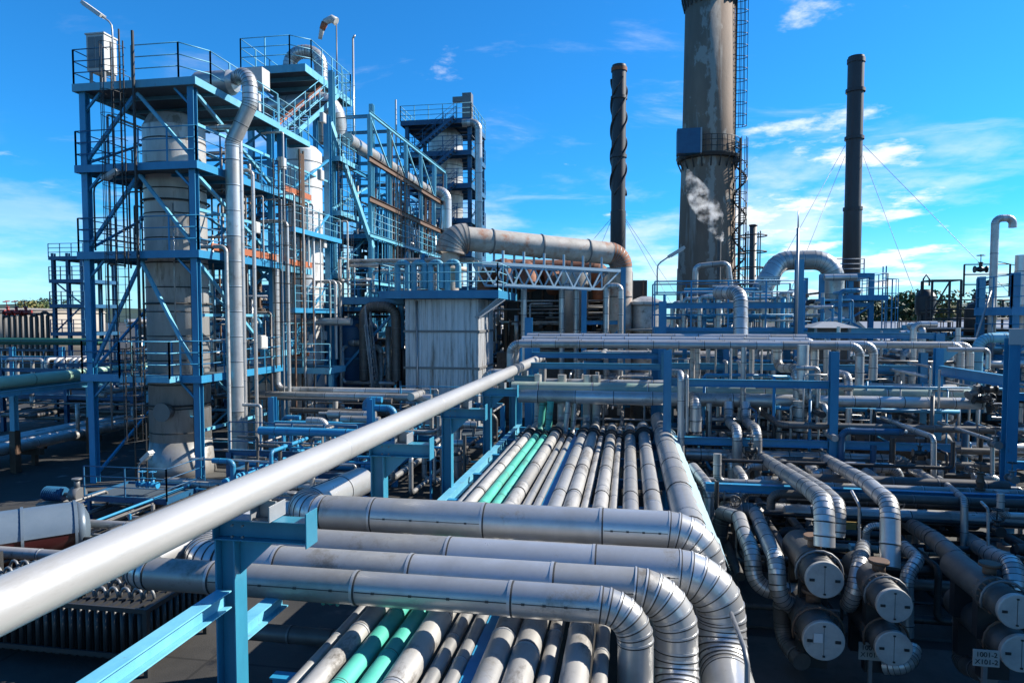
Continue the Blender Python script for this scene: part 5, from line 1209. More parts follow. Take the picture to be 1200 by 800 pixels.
for z in (p.z, p.z-1.8, p.z-3.6):
    for a_, b_ in (((-.75,-.7),(.75,-.7)),((.75,-.7),(.75,.7)),((.75,.7),(-.75,.7)),((-.75,.7),(-.75,-.7))): q.bar((p.x+a_[0],43+a_[1],z),(p.x+b_[0],43+b_[1],z),.08,.08)
q.bar((p.x-.75,42.3,p.z-1.8),(p.x+.2,42.3,p.z),.07,.07); t.body(q, 'black_steel'); t.done()
t = Thing('railed_stage', 'black railed stage around the wider still column', 'platform'); p = pY(1140, 352, 39); 
q = MB(); q.box((p.x-2.6,38,p.z-1.6),(p.x+1.8,41.6,p.z-1.45)); t.part('deck', q, 'black_steel'); t.part('railing', rail_mb([(p.x-2.6,38,p.z-1.5),(p.x+1.8,38,p.z-1.5),(p.x+1.8,41.6,p.z-1.5)],1.5,.04), 'black_steel')
for x in (p.x-2.5,p.x+1.7): t.part('leg', MB().bar((x,38.1,0),(x,38.1,p.z-1.6),.16,.16), 'black_steel')
t.part('upper_rail', rail_mb([(p.x-.8,38.2,p.z+.2),(p.x+1.3,38.2,p.z+.2)],1.6,.035), 'black_steel'); t.done()
p = pY(1152, 340, 39.8)
for k in range(3): valve(['lowest','middle','topmost'][k]+' black valve in the cluster crowning the wider still column', (p.x+(.1 if k % 2 else -.15),39.8,p.z-.4+k*.75), (1,0,0), 1.1, (0,0,1) if k == 2 else (0,-1,.1), 'black_steel')
p = pY(1165, 300, 36); zt = pY(1165, 256, 36).z
pipe('gooseneck_vent', 'tall silver gooseneck vent standing at the far right', [(p.x,36,3.0),(p.x,36,zt),(p.x+.75,36,zt),(p.x+.75,36,zt-.45)], .17, 'polished_steel', bend=1.6, band=2.4, cat='vent')
t = Thing('guy_strut', 'splayed silver struts bracing the gooseneck vent', 'strut'); t.body(MB().tube((p.x,36,8.6),(p.x-1.3,35.2,5.0),.05,8).tube((p.x,36,8.6),(p.x-.4,35,5.0),.05,8).tube((p.x,36,7.6),(p.x+2.6,35,5.6),.05,8), 'galvanised'); t.done()
guy('thin wire from the gooseneck vent to the right', (p.x+.1,36,pY(1168,306,36).z), (p.x+6,36,8.2))
t = Thing('stair_tower', 'blue steel stair tower cut by the right picture edge', 'tower'); p = pY(1190, 330, 34)
for x in (p.x,p.x+3.2):
    for y in (34,37): t.part('column', post_mb(x,y,0,9.0,.28), BP)
for z in (5.2,7.4): t.part('deck', deck_mb(p.x-.2,p.x+3.4,33.8,37.2,z,.3), [BP,'grating']); t.part('railing', rail_mb([(p.x-.2,37,z),(p.x-.2,33.85,z),(p.x+3.4,33.85,z)],1.5), BP)
t.part('brace', brace_mb((p.x,34,5.4),(p.x+3.2,34,7.2),.16), BP); t.done()
pipe('vent_pole', 'grey vertical pipe inside the stair tower at the right picture edge', [(p.x+1.0,35.5,2),(p.x+1.0,35.5,9.9)], .28, 'cladding', band=1.5, cat='pipe')
# ---- hall-shaped block added out of view at right to shade the exchangers
t = Thing('unseen_shade_hall', 'unseen hall-shaped block added right of the exchangers to shade them', 'building')
ribbed_box(t, 14.2, 22, 2, 22.4, 0, 9.6, 'wall', [3.6,6.8], 'ribbed_sheet'); q = MB(); q.hexa([(13.9,1.8,9.6),(22.3,1.8,9.6),(22.3,22.7,9.6),(13.9,22.7,9.6),(14.2,2,9.8),(22,2,10.2),(22,22.4,10.2),(14.2,22.4,9.8)]); t.part('roof', q, 'silver_roof'); t.done()
# ================================================================== far left: pipe tracks, loops, tank, distant structure
t = Thing('pipe_track', 'blue topped trestle carrying the pale green pipe at far left', 'trestle')
for k in range(5):
    y = 22.0+k*4.4
    t.part('post', post_mb(-27.3,y,1.9,3.65,.24), BF); t.part('stub_column', MB().box((-27.45,y-.15,0),(-27.15,y+.15,1.9)), 'brown_steel')
for x in (-27.3,-25.9): t.part('beam', beam_mb((x,19,3.78),(x,43,3.78),.18,.24), BF)
t.done()
pipe('trunk_pipe', 'pale green banded pipe on the trestle at the left edge', [(-26.7,18,4.2),(-26.7,43,4.2)], .27, 'pale_green', band=2.4, seg=24)
for k in range(6):
    x = -30.6+k*.55; pipe('track_pipe', 'pale weathered pipe on the low track left of the first tower', [(x,16,1.0),(x,48,1.0)], .15+.04*(k % 3), 'cladding_old' if k % 2 else 'cladding', band=2.5, group='pale pipes on the low left track')
t = Thing('low_track', 'low brown sleepers under the pale pipes at far left', 'trestle')
for k in range(9): t.part('sleeper', MB().box((-31.2,17+k*3.6,.5),(-27.4,17.25+k*3.6,.82)).box((-30.9,17.02+k*3.6,0),(-30.7,17.22+k*3.6,.5)).box((-27.9,17.02+k*3.6,0),(-27.7,17.22+k*3.6,.5)), 'brown_steel')
t.done()
H('long dark green pipe crossing level behind the loops at far left', 400, 52, -60, 118, .30, m='dark_green', band=4, name='trunk_pipe')
t = Thing('pipe_bridge', 'blue beam and short posts beneath the dark green pipe at far left', 'trestle')
a, b = pY(-60, 412, 52), pY(120, 412, 52); t.part('beam', beam_mb((a.x,52,a.z-.5),(b.x,52,a.z-.5),.3,.36), BP)
for px in (14, 72): p = pY(px, 405, 52); t.part('post', post_mb(p.x,52.02,0,p.z-.1,.36), BP)
t.done()
ordw = ['first','second','third','fourth','fifth','sixth','seventh','eighth','ninth','tenth']
for k, px in enumerate((8, 20, 55, 66, 74, 84, 90, 97)):
    p = pY(px, 421, 44); q_ = pY(px+ (26 if k < 2 else 5), 421, 44)
    pipe('expansion_loop', ordw[k]+' silver expansion loop from the left above the pale green pipe', [(p.x,44,1.5),(p.x,44,p.z),(p.x+ (2.2 if k < 2 else .1),44+(0 if k < 2 else 2.5),p.z),(p.x+(2.2 if k < 2 else .1),44+(.01 if k < 2 else 2.5),1.5)], .17 if k > 2 else .13, 'cladding', bend=1.9, band=.8, group='silver expansion loops at far left')
for k in range(9):
    p = pY(4+k*6.4, 372, 60); h_ = pY(4+k*6.4, 370-(k*7 % 5), 60).z
    pipe('manifold_loop', 'black arched manifold pipe in the row before the tan tank', [(p.x,60,3.0),(p.x,60,h_),(p.x+.75,60,h_),(p.x+.75,60,3.0)], .13, 'black_steel', bend=1.8, band=0, group='black manifold arches before the tan tank', simple=True)
t = Thing('manifold_stage', 'black low stage under the arched manifold pipes', 'platform'); p0 = pY(-20, 395, 60); p1 = pY(66, 395, 60); t.body(MB().box((p0.x,59,3.6),(p1.x,61,3.9)).box((p0.x,59.5,0),(p0.x+.3,60.5,3.6)).box((p1.x-.3,59.5,0),(p1.x,60.5,3.6)).box((p0.x,58.98,4.9),(p1.x,59.06,5.0)).box((p0.x,59.2,0),(p1.x,60.8,2.8)), 'black_steel'); t.done()
for k, px in enumerate((10, 20, 31)):
    p = pY(px, 366, 59.6); valve(ordw[k]+' red handwheel valve from the left on the black manifold', (p.x,59.6,p.z), (1,0,0), 1.7, (0,-.2,1), 'red_paint', 'red_paint')
t = Thing('storage_tank', 'broad tan storage tank beyond the manifold at the left edge', 'tank'); p = pY(8, 375, 120)
t.part('shell', MB().lathe((p.x,125,0), [(0,14),(8.4,14)], 64), 'tank_tan'); t.part('roof', MB().lathe((p.x,125,8.4), [(0,14.1),(.1,14.1),(.5,4),(.6,.1)], 64), 'tank_tan'); t.part('wind_girder', MB().hoop((p.x,125,8.0),(0,0,1),14,.25,.2,64), 'tank_tan'); t.done()
t = Thing('steel_tower', 'small dark distant tower left of the first tower, with pipes around it', 'tower'); p0 = pY(64, 350, 58); p1 = pY(98, 350, 58)
for x in (p0.x,(p0.x+p1.x)/2,p1.x):
    for y in (58,62): t.part('column', post_mb(x,y,0,13.2,.3), BD)
for z in (5.5,8.2,10.6,12.8): t.part('deck', deck_mb(p0.x-.3,p1.x+.3,57.7,62.3,z,.26), [BD,'grating']); t.part('railing', rail_mb([(p0.x-.3,57.75,z),(p1.x+.3,57.75,z)],1.3,.035), BD)
t.part('brace', brace_mb((p0.x,57.9,5.5),(p1.x,57.9,8.2),.12), BD); t.part('brace', brace_mb((p1.x,57.9,8.2),(p0.x,57.9,10.6),.12), BD); t.done()
pipe('riser_pipe', 'pale riser pipe up through the small dark distant tower', [(p0.x+1.6,60,1),(p0.x+1.6,60,13.0),(p0.x+2.6,59,13.0),(p0.x+2.6,59,4)], .42, 'cladding', bend=1.6, band=1.5)
# ================================================================== dense pipework in the gaps
def tangle(n, lo, hi, lab, grp, rs=(.035,.13), mats=('cladding','cladding_old','cladding_dark'), vert=.5, name='service_pipe', seed=1, legs=(2,4), band=.9, zmax=None):
    rn = random.Random(seed)
    for _ in range(n):
        p = V([rn.uniform(lo[i], hi[i]) for i in range(3)]); pts = [p.copy()]; last = -1
        for k in range(rn.randint(*legs)):
            ax = 2 if rn.random() < vert and last != 2 else rn.choice([a for a in (0,1) if a != last])
            if ax == last: ax = (ax+1) % 3
            q = pts[-1].copy(); q[ax] = rn.uniform(lo[ax], hi[ax])
            if abs(q[ax]-pts[-1][ax]) < .7: q[ax] = min(hi[ax], pts[-1][ax]+1.2) if pts[-1][ax] < (lo[ax]+hi[ax])/2 else max(lo[ax], pts[-1][ax]-1.2)
            pts.append(q); last = ax
        r = rs[0]+(rs[1]-rs[0])*rn.random()**1.8
        pipe(name, lab, pts, r, rn.choice(mats), bend=2.2, band=band*(1+r*3) if r > .05 else 0, group=grp, simple=True, seg=8 if r < .07 else 12)
FAR = MB(); FARM = ['cladding','cladding_old','cladding_dark','black_steel','blue_paint','blue_deep']
def far_tangle(n, lo, hi, rs=(.05,.2), mats=('cladding','cladding_dark'), vert=.55, seed=1):
    rn = random.Random(seed)
    for _ in range(n):
        p = V([rn.uniform(lo[i], hi[i]) for i in range(3)]); pts = [p.copy()]; last = -1
        for k in range(rn.randint(2,4)):
            ax = 2 if rn.random() < vert and last != 2 else rn.choice([a for a in (0,1) if a != last])
            q = pts[-1].copy(); q[ax] = rn.uniform(lo[ax], hi[ax])
            if abs(q[ax]-pts[-1][ax]) < .7: continue
            pts.append(q); last = ax
        if len(pts) < 2: continue
        r = rs[0]+(rs[1]-rs[0])*rn.random()**1.8; mi = FARM.index(rn.choice(mats))
        for kd, q in fillet(pts, r*2.2): FAR.sweep(q, r, 8, mi)
tangle(34, (2.4,15.5,.4), (10.6,22.5,1.6), 'shaded service pipe in the dark space under the right hand bays', 'shaded pipes under the right bays', seed=3, mats=('cladding_dark','black_steel','black_steel'))  # dark and black materials put the shade under these bays into pipe colour
tangle(40, (2.0,23.8,.6), (12.5,31.0,4.0), 'service pipe in the tangle behind the thin blue right post', 'pipes tangled in the right bays', seed=4, mats=('cladding','cladding_dark','black_steel','black_steel','blue_deep'))  # dark share of the mix paints the shaded gaps between pipes
tangle(46, (-3.5,33.5,.6), (14,44.0,5.2), 'service pipe in the distant tangle between the upper bundle and the furnace', 'pipes tangled behind the upper bundle', seed=5, rs=(.05,.2), mats=('cladding','cladding','cladding_old','blue_paint'))
far_tangle(54, (12.0,30.0,.6), (24,46.0,5.6), seed=6, rs=(.05,.2), mats=('cladding','black_steel','blue_paint'))
tangle(40, (-16.0,22.0,.4), (-5.8,34.0,3.0), 'service pipe in the shaded yard left of the pipe bed', 'pipes in the yard left of the pipe bed', seed=7, rs=(.04,.17), mats=('cladding','cladding_dark','cladding_old','blue_paint'))
far_tangle(48, (-40,30,.6), (-23,46,3.6), seed=8, rs=(.05,.18), mats=('cladding_dark','cladding_old'))
tangle(46, (-19.4,44.2,3.0), (-16.1,58.0,16.0), 'service pipe threaded through the long open frame', 'pipes inside the long open frame', seed=9, rs=(.05,.2), mats=('cladding','cladding_old','blue_paint'), vert=.7)
tangle(22, (-22.4,32.5,2.0), (-19.6,38.0,15.5), 'service pipe between the first and the taller blue tower', 'pipes between the left towers', seed=10, rs=(.05,.16), mats=('cladding','cladding_old','blue_paint','brown_steel'), vert=.7)
tangle(16, (-16.5,36.8,8.4), (-8.5,41,10.5), 'small pipe on the platforms beside the bent vents', 'small pipes on the heater platforms', seed=12, rs=(.04,.12), mats=('cladding','blue_paint','cladding_old'))
tangle(18, (1.6,33.2,6.6), (7.8,36,8.6), 'small pipe inside the wide blue rail frame', 'small pipes in the blue rail frame', seed=13, rs=(.04,.13), mats=('cladding','blue_paint','cladding_old'), vert=.6)
tangle(16, (8.6,37,6.0), (12.0,45,8.4), 'small pipe below the U duct by the heater block', 'small pipes below the U duct', seed=14, rs=(.05,.16), mats=('cladding','blue_paint','black_steel'), vert=.6)
far_tangle(60, (-19.4,44.2,2), (-16.1,58,16.4), rs=(.04,.14), mats=('cladding','cladding_old','blue_paint','cladding_dark'), vert=.75, seed=46)
far_tangle(80, (2.0,25.4,.4), (13.5,35.5,5.2), rs=(.03,.10), mats=('cladding','cladding_old','cladding_dark','blue_paint'), vert=.6, seed=47)
far_tangle(40, (-23,26,.3), (-16.6,31,15.8), rs=(.03,.07), mats=('cladding','cladding_dark','blue_paint'), vert=.75, seed=48)
far_tangle(60, (1.8,36.5,.4), (13.5,46.0,4.6), rs=(.04,.14), mats=('cladding','cladding_dark','black_steel','blue_paint'), vert=.6, seed=41)
far_tangle(46, (-9,43.6,4.6), (1.2,46.3,8.2), rs=(.05,.16), mats=('cladding','cladding_dark','black_steel','cladding_old'), vert=.6, seed=42)
far_tangle(50, (16,38,.4), (34,60,6.0), rs=(.06,.22), mats=('cladding','cladding_dark','black_steel','blue_paint'), vert=.6, seed=43)
far_tangle(40, (-45,50,.4), (-30,66,7.5), rs=(.06,.22), mats=('cladding','cladding_dark','black_steel','blue_deep'), vert=.6, seed=44)
far_tangle(30, (1.5,46,3), (12,52,8.4), rs=(.05,.16), mats=('cladding','cladding_dark','black_steel','blue_paint'), vert=.7, seed=45)
# short drops under and over the crossing headers
rn = random.Random(77)
for k in range(46):
    x = rn.uniform(1.9,13.2); y = rn.uniform(25.2,31.5); z1 = rn.choice([5.9,5.2,4.4,3.8]); z0 = z1-rn.uniform(1.1,2.6); r = rn.choice([.04,.05,.06,.08,.1])
    pts = [(x,y,z0),(x,y,z1)]
    if rn.random() < .6: pts.append((x+rn.choice([-1,1])*rn.uniform(.5,1.4),y,z1)) if rn.random() < .5 else pts.append((x,y+rn.uniform(.6,2),z1))
    pipe('drop_pipe', 'short vertical drop pipe among the crossing headers at right', pts, r, rn.choice(['cladding','cladding','cladding_bright','cladding_old']), bend=2, band=.8 if r > .07 else 0, group='short drops among the right hand headers', simple=True)
for k in range(20):
    x = rn.uniform(2.0,7.6); y = rn.uniform(33.2,35.8); z0 = 6.5; z1 = z0+rn.uniform(.6,2.0)
    pipe('stub_pipe', 'short upright stub pipe on the wide blue railed deck', [(x,y,z0),(x,y,z1)]+([(x+.6,y,z1)] if rn.random() < .5 else []), rn.choice([.05,.07,.1,.13]), rn.choice(['cladding','cladding_bright','blue_paint']), bend=1.8, band=.5, group='stub pipes on the wide blue deck', simple=True)
for k in range(34):
    x = rn.uniform(-15.5,-6); y = rn.uniform(22,33.5); z1 = rn.uniform(1.6,3.4)
    pipe('drop_pipe', 'short upright pipe in the shaded yard left of the pipe bed', [(x,y,.2),(x,y,z1),(x+rn.choice([-.8,.8]),y,z1)], rn.choice([.05,.07,.1,.14]), rn.choice(['cladding','cladding_dark','cladding_old','blue_paint']), bend=2, band=.7, group='short upright pipes in the left yard', simple=True)
for k in range(30):
    x = rn.uniform(2.2,15); y = rn.uniform(30.5,40.5); z0 = rn.uniform(2.6,4.2); z1 = rn.uniform(5.4,6.9)
    pts = [(x,y,z0),(x,y,z1)]
    if rn.random() < .65: pts.append((x+rn.choice([-.9,.9]),y,z1) if rn.random() < .6 else (x,y+1.4,z1))
    pipe('standpipe', 'bright standpipe rising among the blue portals behind the upper bundle', pts, rn.choice([.06,.08,.1,.13,.16]), rn.choice(['cladding','cladding_bright','cladding_bright','cladding_old']), bend=2, band=.7, group='standpipes behind the upper bundle', simple=True)
def walkway(lab, x0, x1, y0, y1, z, m=BP):
    t = Thing('walkway', lab, 'walkway'); t.part('deck', deck_mb(x0,x1,y0,y1,z,.18), [m,'grating']); t.part('railing', rail_mb([(x0,y0,z),(x1,y0,z)],1.15,.02), m); t.part('railing', rail_mb([(x0,y1,z),(x1,y1,z)],1.15,.02), m)
    n = max(1, int((x1-x0)/4))
    for i in range(n+1): t.part('post', post_mb(x0+.1+(x1-x0-.2)*i/n,(y0+y1)/2,0,z-.18,.18), m)
    t.done()
walkway('blue railed walkway behind the upper bundle to the right of the pipe bed', 1.8, 12.6, 36.4, 37.5, 4.3)
walkway('low blue railed walkway crossing the far right below the still columns', 13.5, 27, 34.2, 35.2, 4.0)
walkway('blue railed walkway behind the ribbed box and furnace gap', -16, -12.4, 41.6, 42.8, 6.0)
# tiers of header pipes in the shade of the right bays
rn = random.Random(91)
for k in range(26):
    tier = k % 4; y = 15.8+(k//4)*1.25+rn.uniform(-.3,.3); z = .55+tier*.62+rn.uniform(-.1,.1); x0 = rn.uniform(2.2,4.5) if y > 18 else rn.uniform(8.3,9); x1 = rn.uniform(9.5,13.4)
    pts = [(x0,y,z),(x1,y,z)]
    if rn.random() < .6: pts = [(x0,y+.01,z+rn.choice([-.4,.5,.8]))]+pts
    if rn.random() < .6: pts.append((x1,y+.01,max(.2,z+rn.choice([-.5,.5,.8]))))
    pipe('tier_pipe', 'header pipe in the shaded tiers under the right hand bays', pts, rn.choice([.06,.08,.11,.14,.17]), rn.choice(['cladding','cladding_dark','cladding_worn','black_steel']), bend=2, band=1.1, group='header pipes in tiers under the right bays', simple=True)
for k in range(30):
    x = rn.uniform(2.6,12); y = rn.uniform(19.6,24.5); z0 = rn.uniform(.2,1.0); z1 = rn.uniform(1.6,2.3)
    pts = [(x,y,z0),(x,y,z1)]
    pts.append((x+rn.choice([-.7,.7]),y,z1) if rn.random() < .5 else (x,y+rn.uniform(.8,2.2),z1+.02))
    pipe('drop_pipe', 'upright silver elbow pipe rising from the shaded tiers under the right bays', pts, rn.choice([.06,.08,.1,.13,.16]), rn.choice(['cladding','cladding_bright','cladding_worn']), bend=2, band=.8, group='upright elbows under the right bays', simple=True)
tangle(36, (-21.5,14.5,.15), (-8.5,24.0,.9), 'low pipe laid near the ground before the first tower', 'low pipes before the first tower', seed=51, rs=(.04,.15), mats=('cladding_dark','cladding_worn','cladding_old','blue_paint','black_steel'), vert=.3, name='ground_pipe')
def pump(lab, x, y, rz):
    t = Thing('process_pump', lab, 'pump', 'pumps on plinths in the yard'); c, s_ = math.cos(rz), math.sin(rz)
    def P(u, v, w_): return V((x+u*c-v*s_, y+u*s_+v*c, w_))
    q = MB(); q.bar(P(-.9,0,.12), P(.9,0,.12), .7, .24); t.part('plinth', q, 'concrete')
    q = MB(); q.tube(P(-.8,0,.55), P(0,0,.55), .24, 16)
    for k in range(9): q.tube(P(-.76+k*.085,0,.55), P(-.74+k*.085,0,.55), .27, 16)
    t.part('motor', q, 'blue_deep'); q = MB(); q.tube(P(0,0,.55), P(.35,0,.55), .07, 10); t.part('shaft', q, 'grey_steel')
    q = MB(); q.tube(P(.35,0,.55), P(.7,0,.55), .28, 18); q.tube(P(.52,0,.7), P(.52,0,1.15), .1, 12); q.tube(P(.52,0,1.1), P(.52,0,1.16), .17, 12); t.part('casing', q, 'grey_steel'); t.done()
for k, (x, y, rz) in enumerate(((-17.5,18.5,.1),(-14.2,19.6,.0),(-11.6,21.0,.2),(-12.4,17.6,1.6),(-9.2,18.6,1.5),(-20.3,21.6,0),(5.6,18.4,.2),(9.6,19.3,1.57))):
    pump('grey and dark blue pump on a concrete plinth among the low pipework', x, y, rz)
for k, (x0, x1, y0, y1) in enumerate(((2.4,9.6,10.8,15.2),(-22.4,-16.6,23.6,29.2),(2.4,13.4,15.8,25.6))):
    t = Thing('concrete_pad', '', '', kind='structure'); t.body(MB().box((x0,y0,.004),(x1,y1,.10 if k < 2 else .06)), 'pad_concrete'); t.done()
for k, (x, y) in enumerate(((-8.2,8.1),(-6.4,13.6),(3.0,9.6),(-15.4,22.6))):
    t = Thing('drain_grate', ['iron drain grate in the yard below the pale blue beam','iron drain grate beside the second bracket post','iron drain grate in front of the lower left exchanger','iron drain grate near the foot of the first tower'][k], 'drain'); q = MB(); z = .105 if k in (1,) else .01
    for i in range(8): q.box((x-.3,y-.3+i*.08,z),(x+.3,y-.26+i*.08,z+.02))
    q.box((x-.34,y-.36,z),(x-.3,y+.36,z+.03)); q.box((x+.3,y-.36,z),(x+.34,y+.36,z+.03)); t.body(q, 'black_steel'); t.done()
# valves scattered along the bays
rn = random.Random(21)
for i in range(26):
    p = V((rn.uniform(2.5,11), rn.uniform(15,27), rn.uniform(.8,3.6))); valve('small dark valve among the pipes of the right hand bays', p, rn.choice([(1,0,0),(0,1,0),(0,0,1)]), rn.uniform(.5,.95), rn.choice([(0,0,1),(0,-1,0)]) , rn.choice(['grey_steel','brown_steel','black_steel']), rn.choice(['black_steel','grey_steel']), 'small valves in the right bays')
for i in range(14):
    p = V((rn.uniform(-15,-6), rn.uniform(22,33), rn.uniform(.8,2.6))); valve('small valve among the pipes of the yard left of the pipe bed', p, rn.choice([(1,0,0),(0,1,0)]), rn.uniform(.6,1.1), (0,0,1), rn.choice(['grey_steel','blue_paint']), rn.choice(['black_steel','blue_paint']), 'small valves in the left yard')
for k, (px, py) in enumerate(((1150,468),(1160,476),(1142,460),(1158,456))):
    p = pY(px, py, 25.6); valve(['left black valve','lowest black valve','silver valve','topmost black valve'][k]+' of the cluster at the right end of the silver header', p, [(1,0,0),(0,0,1),(1,.3,.4),(1,0,0)][k], .95, [(0,-1,.2),(0,-1,0),(0,-.5,1),(0,-.2,1)][k], 'grey_steel' if k == 2 else 'black_steel', 'black_steel' if k != 2 else 'galvanised')
# secondary blue frames that fill the middle distance
def frame(lab, x0, x1, y0, y1, zs, m=BP, nx=2):
    t = Thing('steel_gantry', lab, 'gantry')
    for i in range(nx+1):
        x = x0+(x1-x0)*i/nx
        for y in (y0,y1): t.part('post', post_mb(x,y,0,zs[-1],.22), m)
    for z in zs:
        t.part('beam', beam_mb((x0,y0-.01,z),(x1,y0-.01,z),.16,.22), m); t.part('beam', beam_mb((x0,y1,z),(x1,y1,z),.16,.22), m)
    t.part('deck', deck_mb(x0,x1,y0,y1,zs[0],.18), [m,'grating']); t.part('railing', rail_mb([(x0,y0,zs[-1]),(x1,y0,zs[-1])],1.2), m); t.done()
frame('blue frame in the middle distance just left of the kiosk', 3.0, 9.5, 38, 41, [3.2,5.6])
frame('blue frame in the distance right of the kiosk', 11.8, 18.5, 36, 39, [2.6,4.4])
frame('far blue frame below the capped still column', 17, 25, 44, 48, [2.8,5.6])
frame('low blue frame between the pipe bed and the ribbed box', -10.5, -6.2, 30.5, 33.5, [1.4,2.6])
frame('low blue frame behind the overhead pipe brackets at left', -15.5, -10.2, 24.5, 28.5, [.9,1.7], BD)
frame('blue frame behind the pale green pipe at far left', -38, -29, 36, 40, [2.2,3.8], BD)
frame('far dark gantry seen under the open frame right of the taller tower', -24, -14, 62, 65, [4.0,7.0,9.6], BD, 3)
frame('far dark gantry between the ribbed box and the open frame', -16, -8, 50, 53, [3.0,5.6,8.0], BD, 2)
frame('dark gantry in the gap between the two left towers', -24.5, -19.5, 46.5, 50, [3.6,7.2,10.8], BD, 1)
frame('dark gantry seen between the legs of the first tower', -30, -23.5, 42, 45, [3.4,6.4,9.0], BD, 2)
far_tangle(54, (-24,60,.5), (-9,66,9.0), seed=15, rs=(.07,.25), mats=('cladding','cladding_dark','black_steel','blue_deep'))
far_tangle(57, (-29,41,.5), (-20,49,9.5), seed=16, rs=(.06,.22), mats=('cladding','cladding_dark','black_steel','blue_deep'))
far_tangle(35, (-16,49,.5), (-8,54,7.6), seed=17, rs=(.06,.22), mats=('cladding','cladding_dark','black_steel','blue_deep'))
far_tangle(41, (-17,37,.5), (-12.3,41,7.6), seed=18, rs=(.05,.2), mats=('cladding','cladding_dark','black_steel','cladding_old'))
def shed(lab, x0, x1, y0, y1, h, m):
    t = Thing('process_shed', lab, 'shed'); ribbed_box(t, x0, x1, y0, y1, 0, h, 'wall', [h*.55], m, .6)
    q = MB(); q.hexa([(x0-.3,y0-.3,h),(x1+.3,y0-.3,h),(x1+.3,y1+.3,h),(x0-.3,y1+.3,h),(x0-.3,(y0+y1)/2-.1,h+1.4),(x1+.3,(y0+y1)/2-.1,h+1.4),(x1+.3,(y0+y1)/2+.1,h+1.4),(x0-.3,(y0+y1)/2+.1,h+1.4)]); t.part('roof', q, 'cladding_dark')
    for k in range(int((x1-x0)/4)): t.part('window', MB().box((x0+1.2+k*4,y0-.12,h*.3),(x0+2.8+k*4,y0-.05,h*.48)), 'black_steel')
    t.done()
shed('long dark ribbed shed far behind the ribbed heater box', -32, -9, 84, 94, 7.4, 'cladding_dark')
shed('dark ribbed shed far behind the first tower at left', -62, -36, 78, 88, 6.4, 'cladding_dark')
shed('grey ribbed shed beyond the furnace between the slim chimney and the concrete one', -7, 3, 76, 84, 6.8, 'ribbed_sheet')
shed('dark ribbed shed far right beyond the still columns', 34, 52, 74, 84, 5.6, 'cladding_dark')
t = Thing('process_drum', 'shaded horizontal drum in the right bays behind the thin blue post', 'drum'); t.body(MB().lathe((8.2,27.4,2.2), [(0,.05),(.15,.5),(.4,.72),(3.2,.72),(3.45,.5),(3.6,.05)], 24, 0, (1,0,0)).box((8.8,27.0,0),(9.0,27.8,1.6)).box((11.0,27.0,0),(11.2,27.8,1.6)), 'cladding_dark'); t.done()
t = Thing('process_drum', 'pale horizontal drum under the distant upper bundle', 'drum'); t.body(MB().lathe((3.2,37.0,4.4), [(0,.05),(.2,.6),(.5,.85),(4.2,.85),(4.5,.6),(4.7,.05)], 24, 0, (1,0,0)).box((4.0,36.6,0),(4.3,37.4,3.7)).box((6.8,36.6,0),(7.1,37.4,3.7)), 'cladding_old'); t.done()
t = Thing('blast_wall', 'long dark concrete wall behind the middle distance pipework', 'wall'); t.body(MB().box((2.0,56.0,0),(30,56.4,4.6)), 'concrete'); t.done()
t = Thing('process_building', 'low pale service building right of the heater block', 'building'); 
t.part('wall', MB().box((17.6,52,0),(30,60,5.4)), 'house_wall')
q = MB(); q.hexa([(17.3,51.6,5.4),(30.3,51.6,5.4),(30.3,60.4,5.4),(17.3,60.4,5.4),(17.3,55.8,6.7),(30.3,55.8,6.7),(30.3,56.2,6.7),(17.3,56.2,6.7)]); t.part('roof', q, 'silver_roof')
for k in range(5): t.part('window', MB().box((18.5+k*2.3,51.9,2.6),(19.9+k*2.3,51.99,4.2)), 'black_steel')
t.done()
# ================================================================== trees
def tree(lab, x, y, h, r, m, seed, z=0, grp='trees beyond the plant'):
    rn = random.Random(seed); t = Thing('broadleaf_tree', lab, 'tree', grp)
    tr = MB(); tr.sweep([(x,y,z),(x+.2,y,z+h*.3),(x+.1,y,z+h*.6)], [h*.035,h*.025,h*.012], 8)
    for k in range(5): a_ = k*1.3; tr.sweep([(x+.15,y,z+h*.35),(x+r*.6*math.cos(a_),y+r*.6*math.sin(a_),z+h*(.55+.06*k))], [h*.013,h*.004], 6)
    t.part('trunk', tr, 'bark'); c = MB()
    cl = [(V((x+rn.gauss(0,.42)*r, y+rn.gauss(0,.42)*r, z+h*rn.uniform(.38,.93))), r*rn.uniform(.22,.42)) for _ in range(22)]
    for p, q in cl:
        for _ in range(70):
            d_ = V((rn.gauss(0,1),rn.gauss(0,1),rn.gauss(0,1))).normalized(); pos = p+d_*q*rn.uniform(.55,1.05); s = h*.024*rn.uniform(.7,1.5)
            u = V((rn.gauss(0,1),rn.gauss(0,1),rn.gauss(0,1))).normalized(); v_ = u.cross(d_+V((0,0,.3))).normalized()
            o = len(c.v); c.v += [pos-u*s, pos+v_*s*.7, pos+u*s, pos-v_*s*.7]; c.face([o,o+1,o+2,o+3], 0 if rn.random() < .6 else 1)
    t.part('crown', c, [m, 'foliage_dark' if m == 'foliage' else 'foliage']); t.done()
tr_ = [(1022,0),(1032,1),(1044,0),(1056,2),(1066,0),(1076,1),(1092,0),(1106,2),(1120,1),(1132,2),(1190,0)]
lb = {0:'dark green broadleaf tree in the row beyond the plant at right', 1:'mid green broadleaf tree in the row beyond the plant at right', 2:'yellowing autumn tree in the row beyond the plant at right'}
for k, (px, kd) in enumerate(tr_):
    Y = 98+(k*37 % 23); p = pY(px, 372, Y); h = 9.6+(k*53 % 17)*.13+ (0 if px < 1090 else -.9); tree(lb[kd], p.x, Y, h, 3.6, ('foliage_dark','foliage','foliage_yellow')[kd], 50+k)
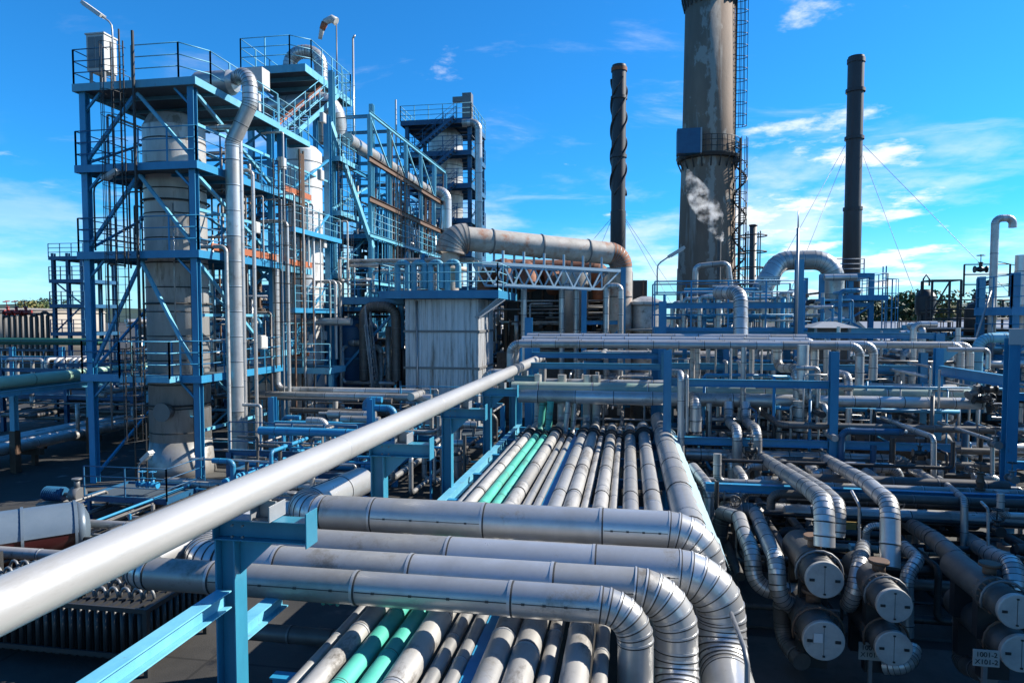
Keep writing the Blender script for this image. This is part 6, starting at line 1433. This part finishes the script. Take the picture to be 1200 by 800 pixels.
for k, px in enumerate((36, 46, 55, 62)):
    Y = 165+k*6; p = pY(px, 372, Y); tree('autumn tree showing over the tan tank at far left', p.x, Y, 11.6+k*.4, 4.2, ('foliage_yellow','foliage','foliage_dark','foliage_yellow')[k], 80+k, grp='trees over the tan tank')
# ================================================================== steam beside the chimney
def steam():
    m = bpy.data.materials.new('steam'); m.use_nodes = True; nt = m.node_tree; N, L = nt.nodes, nt.links; N.remove(N['Principled BSDF'])
    v = N.new('ShaderNodeVolumePrincipled'); v.inputs['Color'].default_value = (.97,.98,1,1); v.inputs['Anisotropy'].default_value = .4
    tc = N.new('ShaderNodeTexCoord'); n = N.new('ShaderNodeTexNoise'); n.inputs['Scale'].default_value = 1.25; n.inputs['Detail'].default_value = 7; n.inputs['Roughness'].default_value = .62; L.new(tc.outputs['Object'], n.inputs['Vector'])
    r = N.new('ShaderNodeMapRange'); r.inputs[1].default_value = .50; r.inputs[2].default_value = .72; r.inputs[4].default_value = 1.5; L.new(n.outputs['Fac'], r.inputs[0]); L.new(r.outputs[0], v.inputs['Density'])
    L.new(v.outputs[0], N['Material Output'].inputs['Volume']); MATS['steam'] = m
steam(); SC.cycles.volume_bounces = 6
t = Thing('steam', 'thin white steam drifting up in front of the concrete chimney', 'steam', None, 'stuff'); q = MB()
P = [pY(a_, b_, 53.6) for a_, b_ in ((845,283),(841,270),(836,258),(829,246),(821,233),(814,220),(809,208),(806,199))]
q.sweep(P, [.2,.55,.85,1.0,.95,.75,.4,.1], 14); t.body(q, 'steam'); t.done()
p = pY(843, 280, 53.6)
pipe('steam_vent', 'slim vent pipe puffing steam before the concrete chimney', [(p.x,53.6,4),(p.x,53.6,p.z)], .14, 'cladding_dark', band=0, cat='vent')
p = pY(815, 312, 50); pipe('offset_pipe', 'pale arched pipe in front of the chimney foot', [(p.x,50,4),(p.x,50,p.z),(p.x+2.2,50,p.z+.2),(p.x+2.6,50,p.z-3)], .2, 'cladding', bend=2, band=1.2)
t = Thing('pump_skid', 'grey pump skid with a conical tank left of the flood lamp', 'machinery'); p = pY(757, 340, 43)
t.part('tank', MB().lathe((p.x,43,0), [(0,.9),(6.9,.9),(7.7,.9),(7.8,1.15),(7.95,1.15),(8.3,.3)], 24), 'cladding_old'); t.part('ring_gallery', MB().lathe((p.x,43,6.2), [(0,.9),(.01,1.7),(.12,1.7),(.13,.9)], 24), 'grey_steel'); t.done()
t = Thing('distant_pipework', 'dense far-off pipework filling the gaps behind the towers and gantries', 'pipework', None, 'stuff'); t.body(FAR, FARM); t.done()
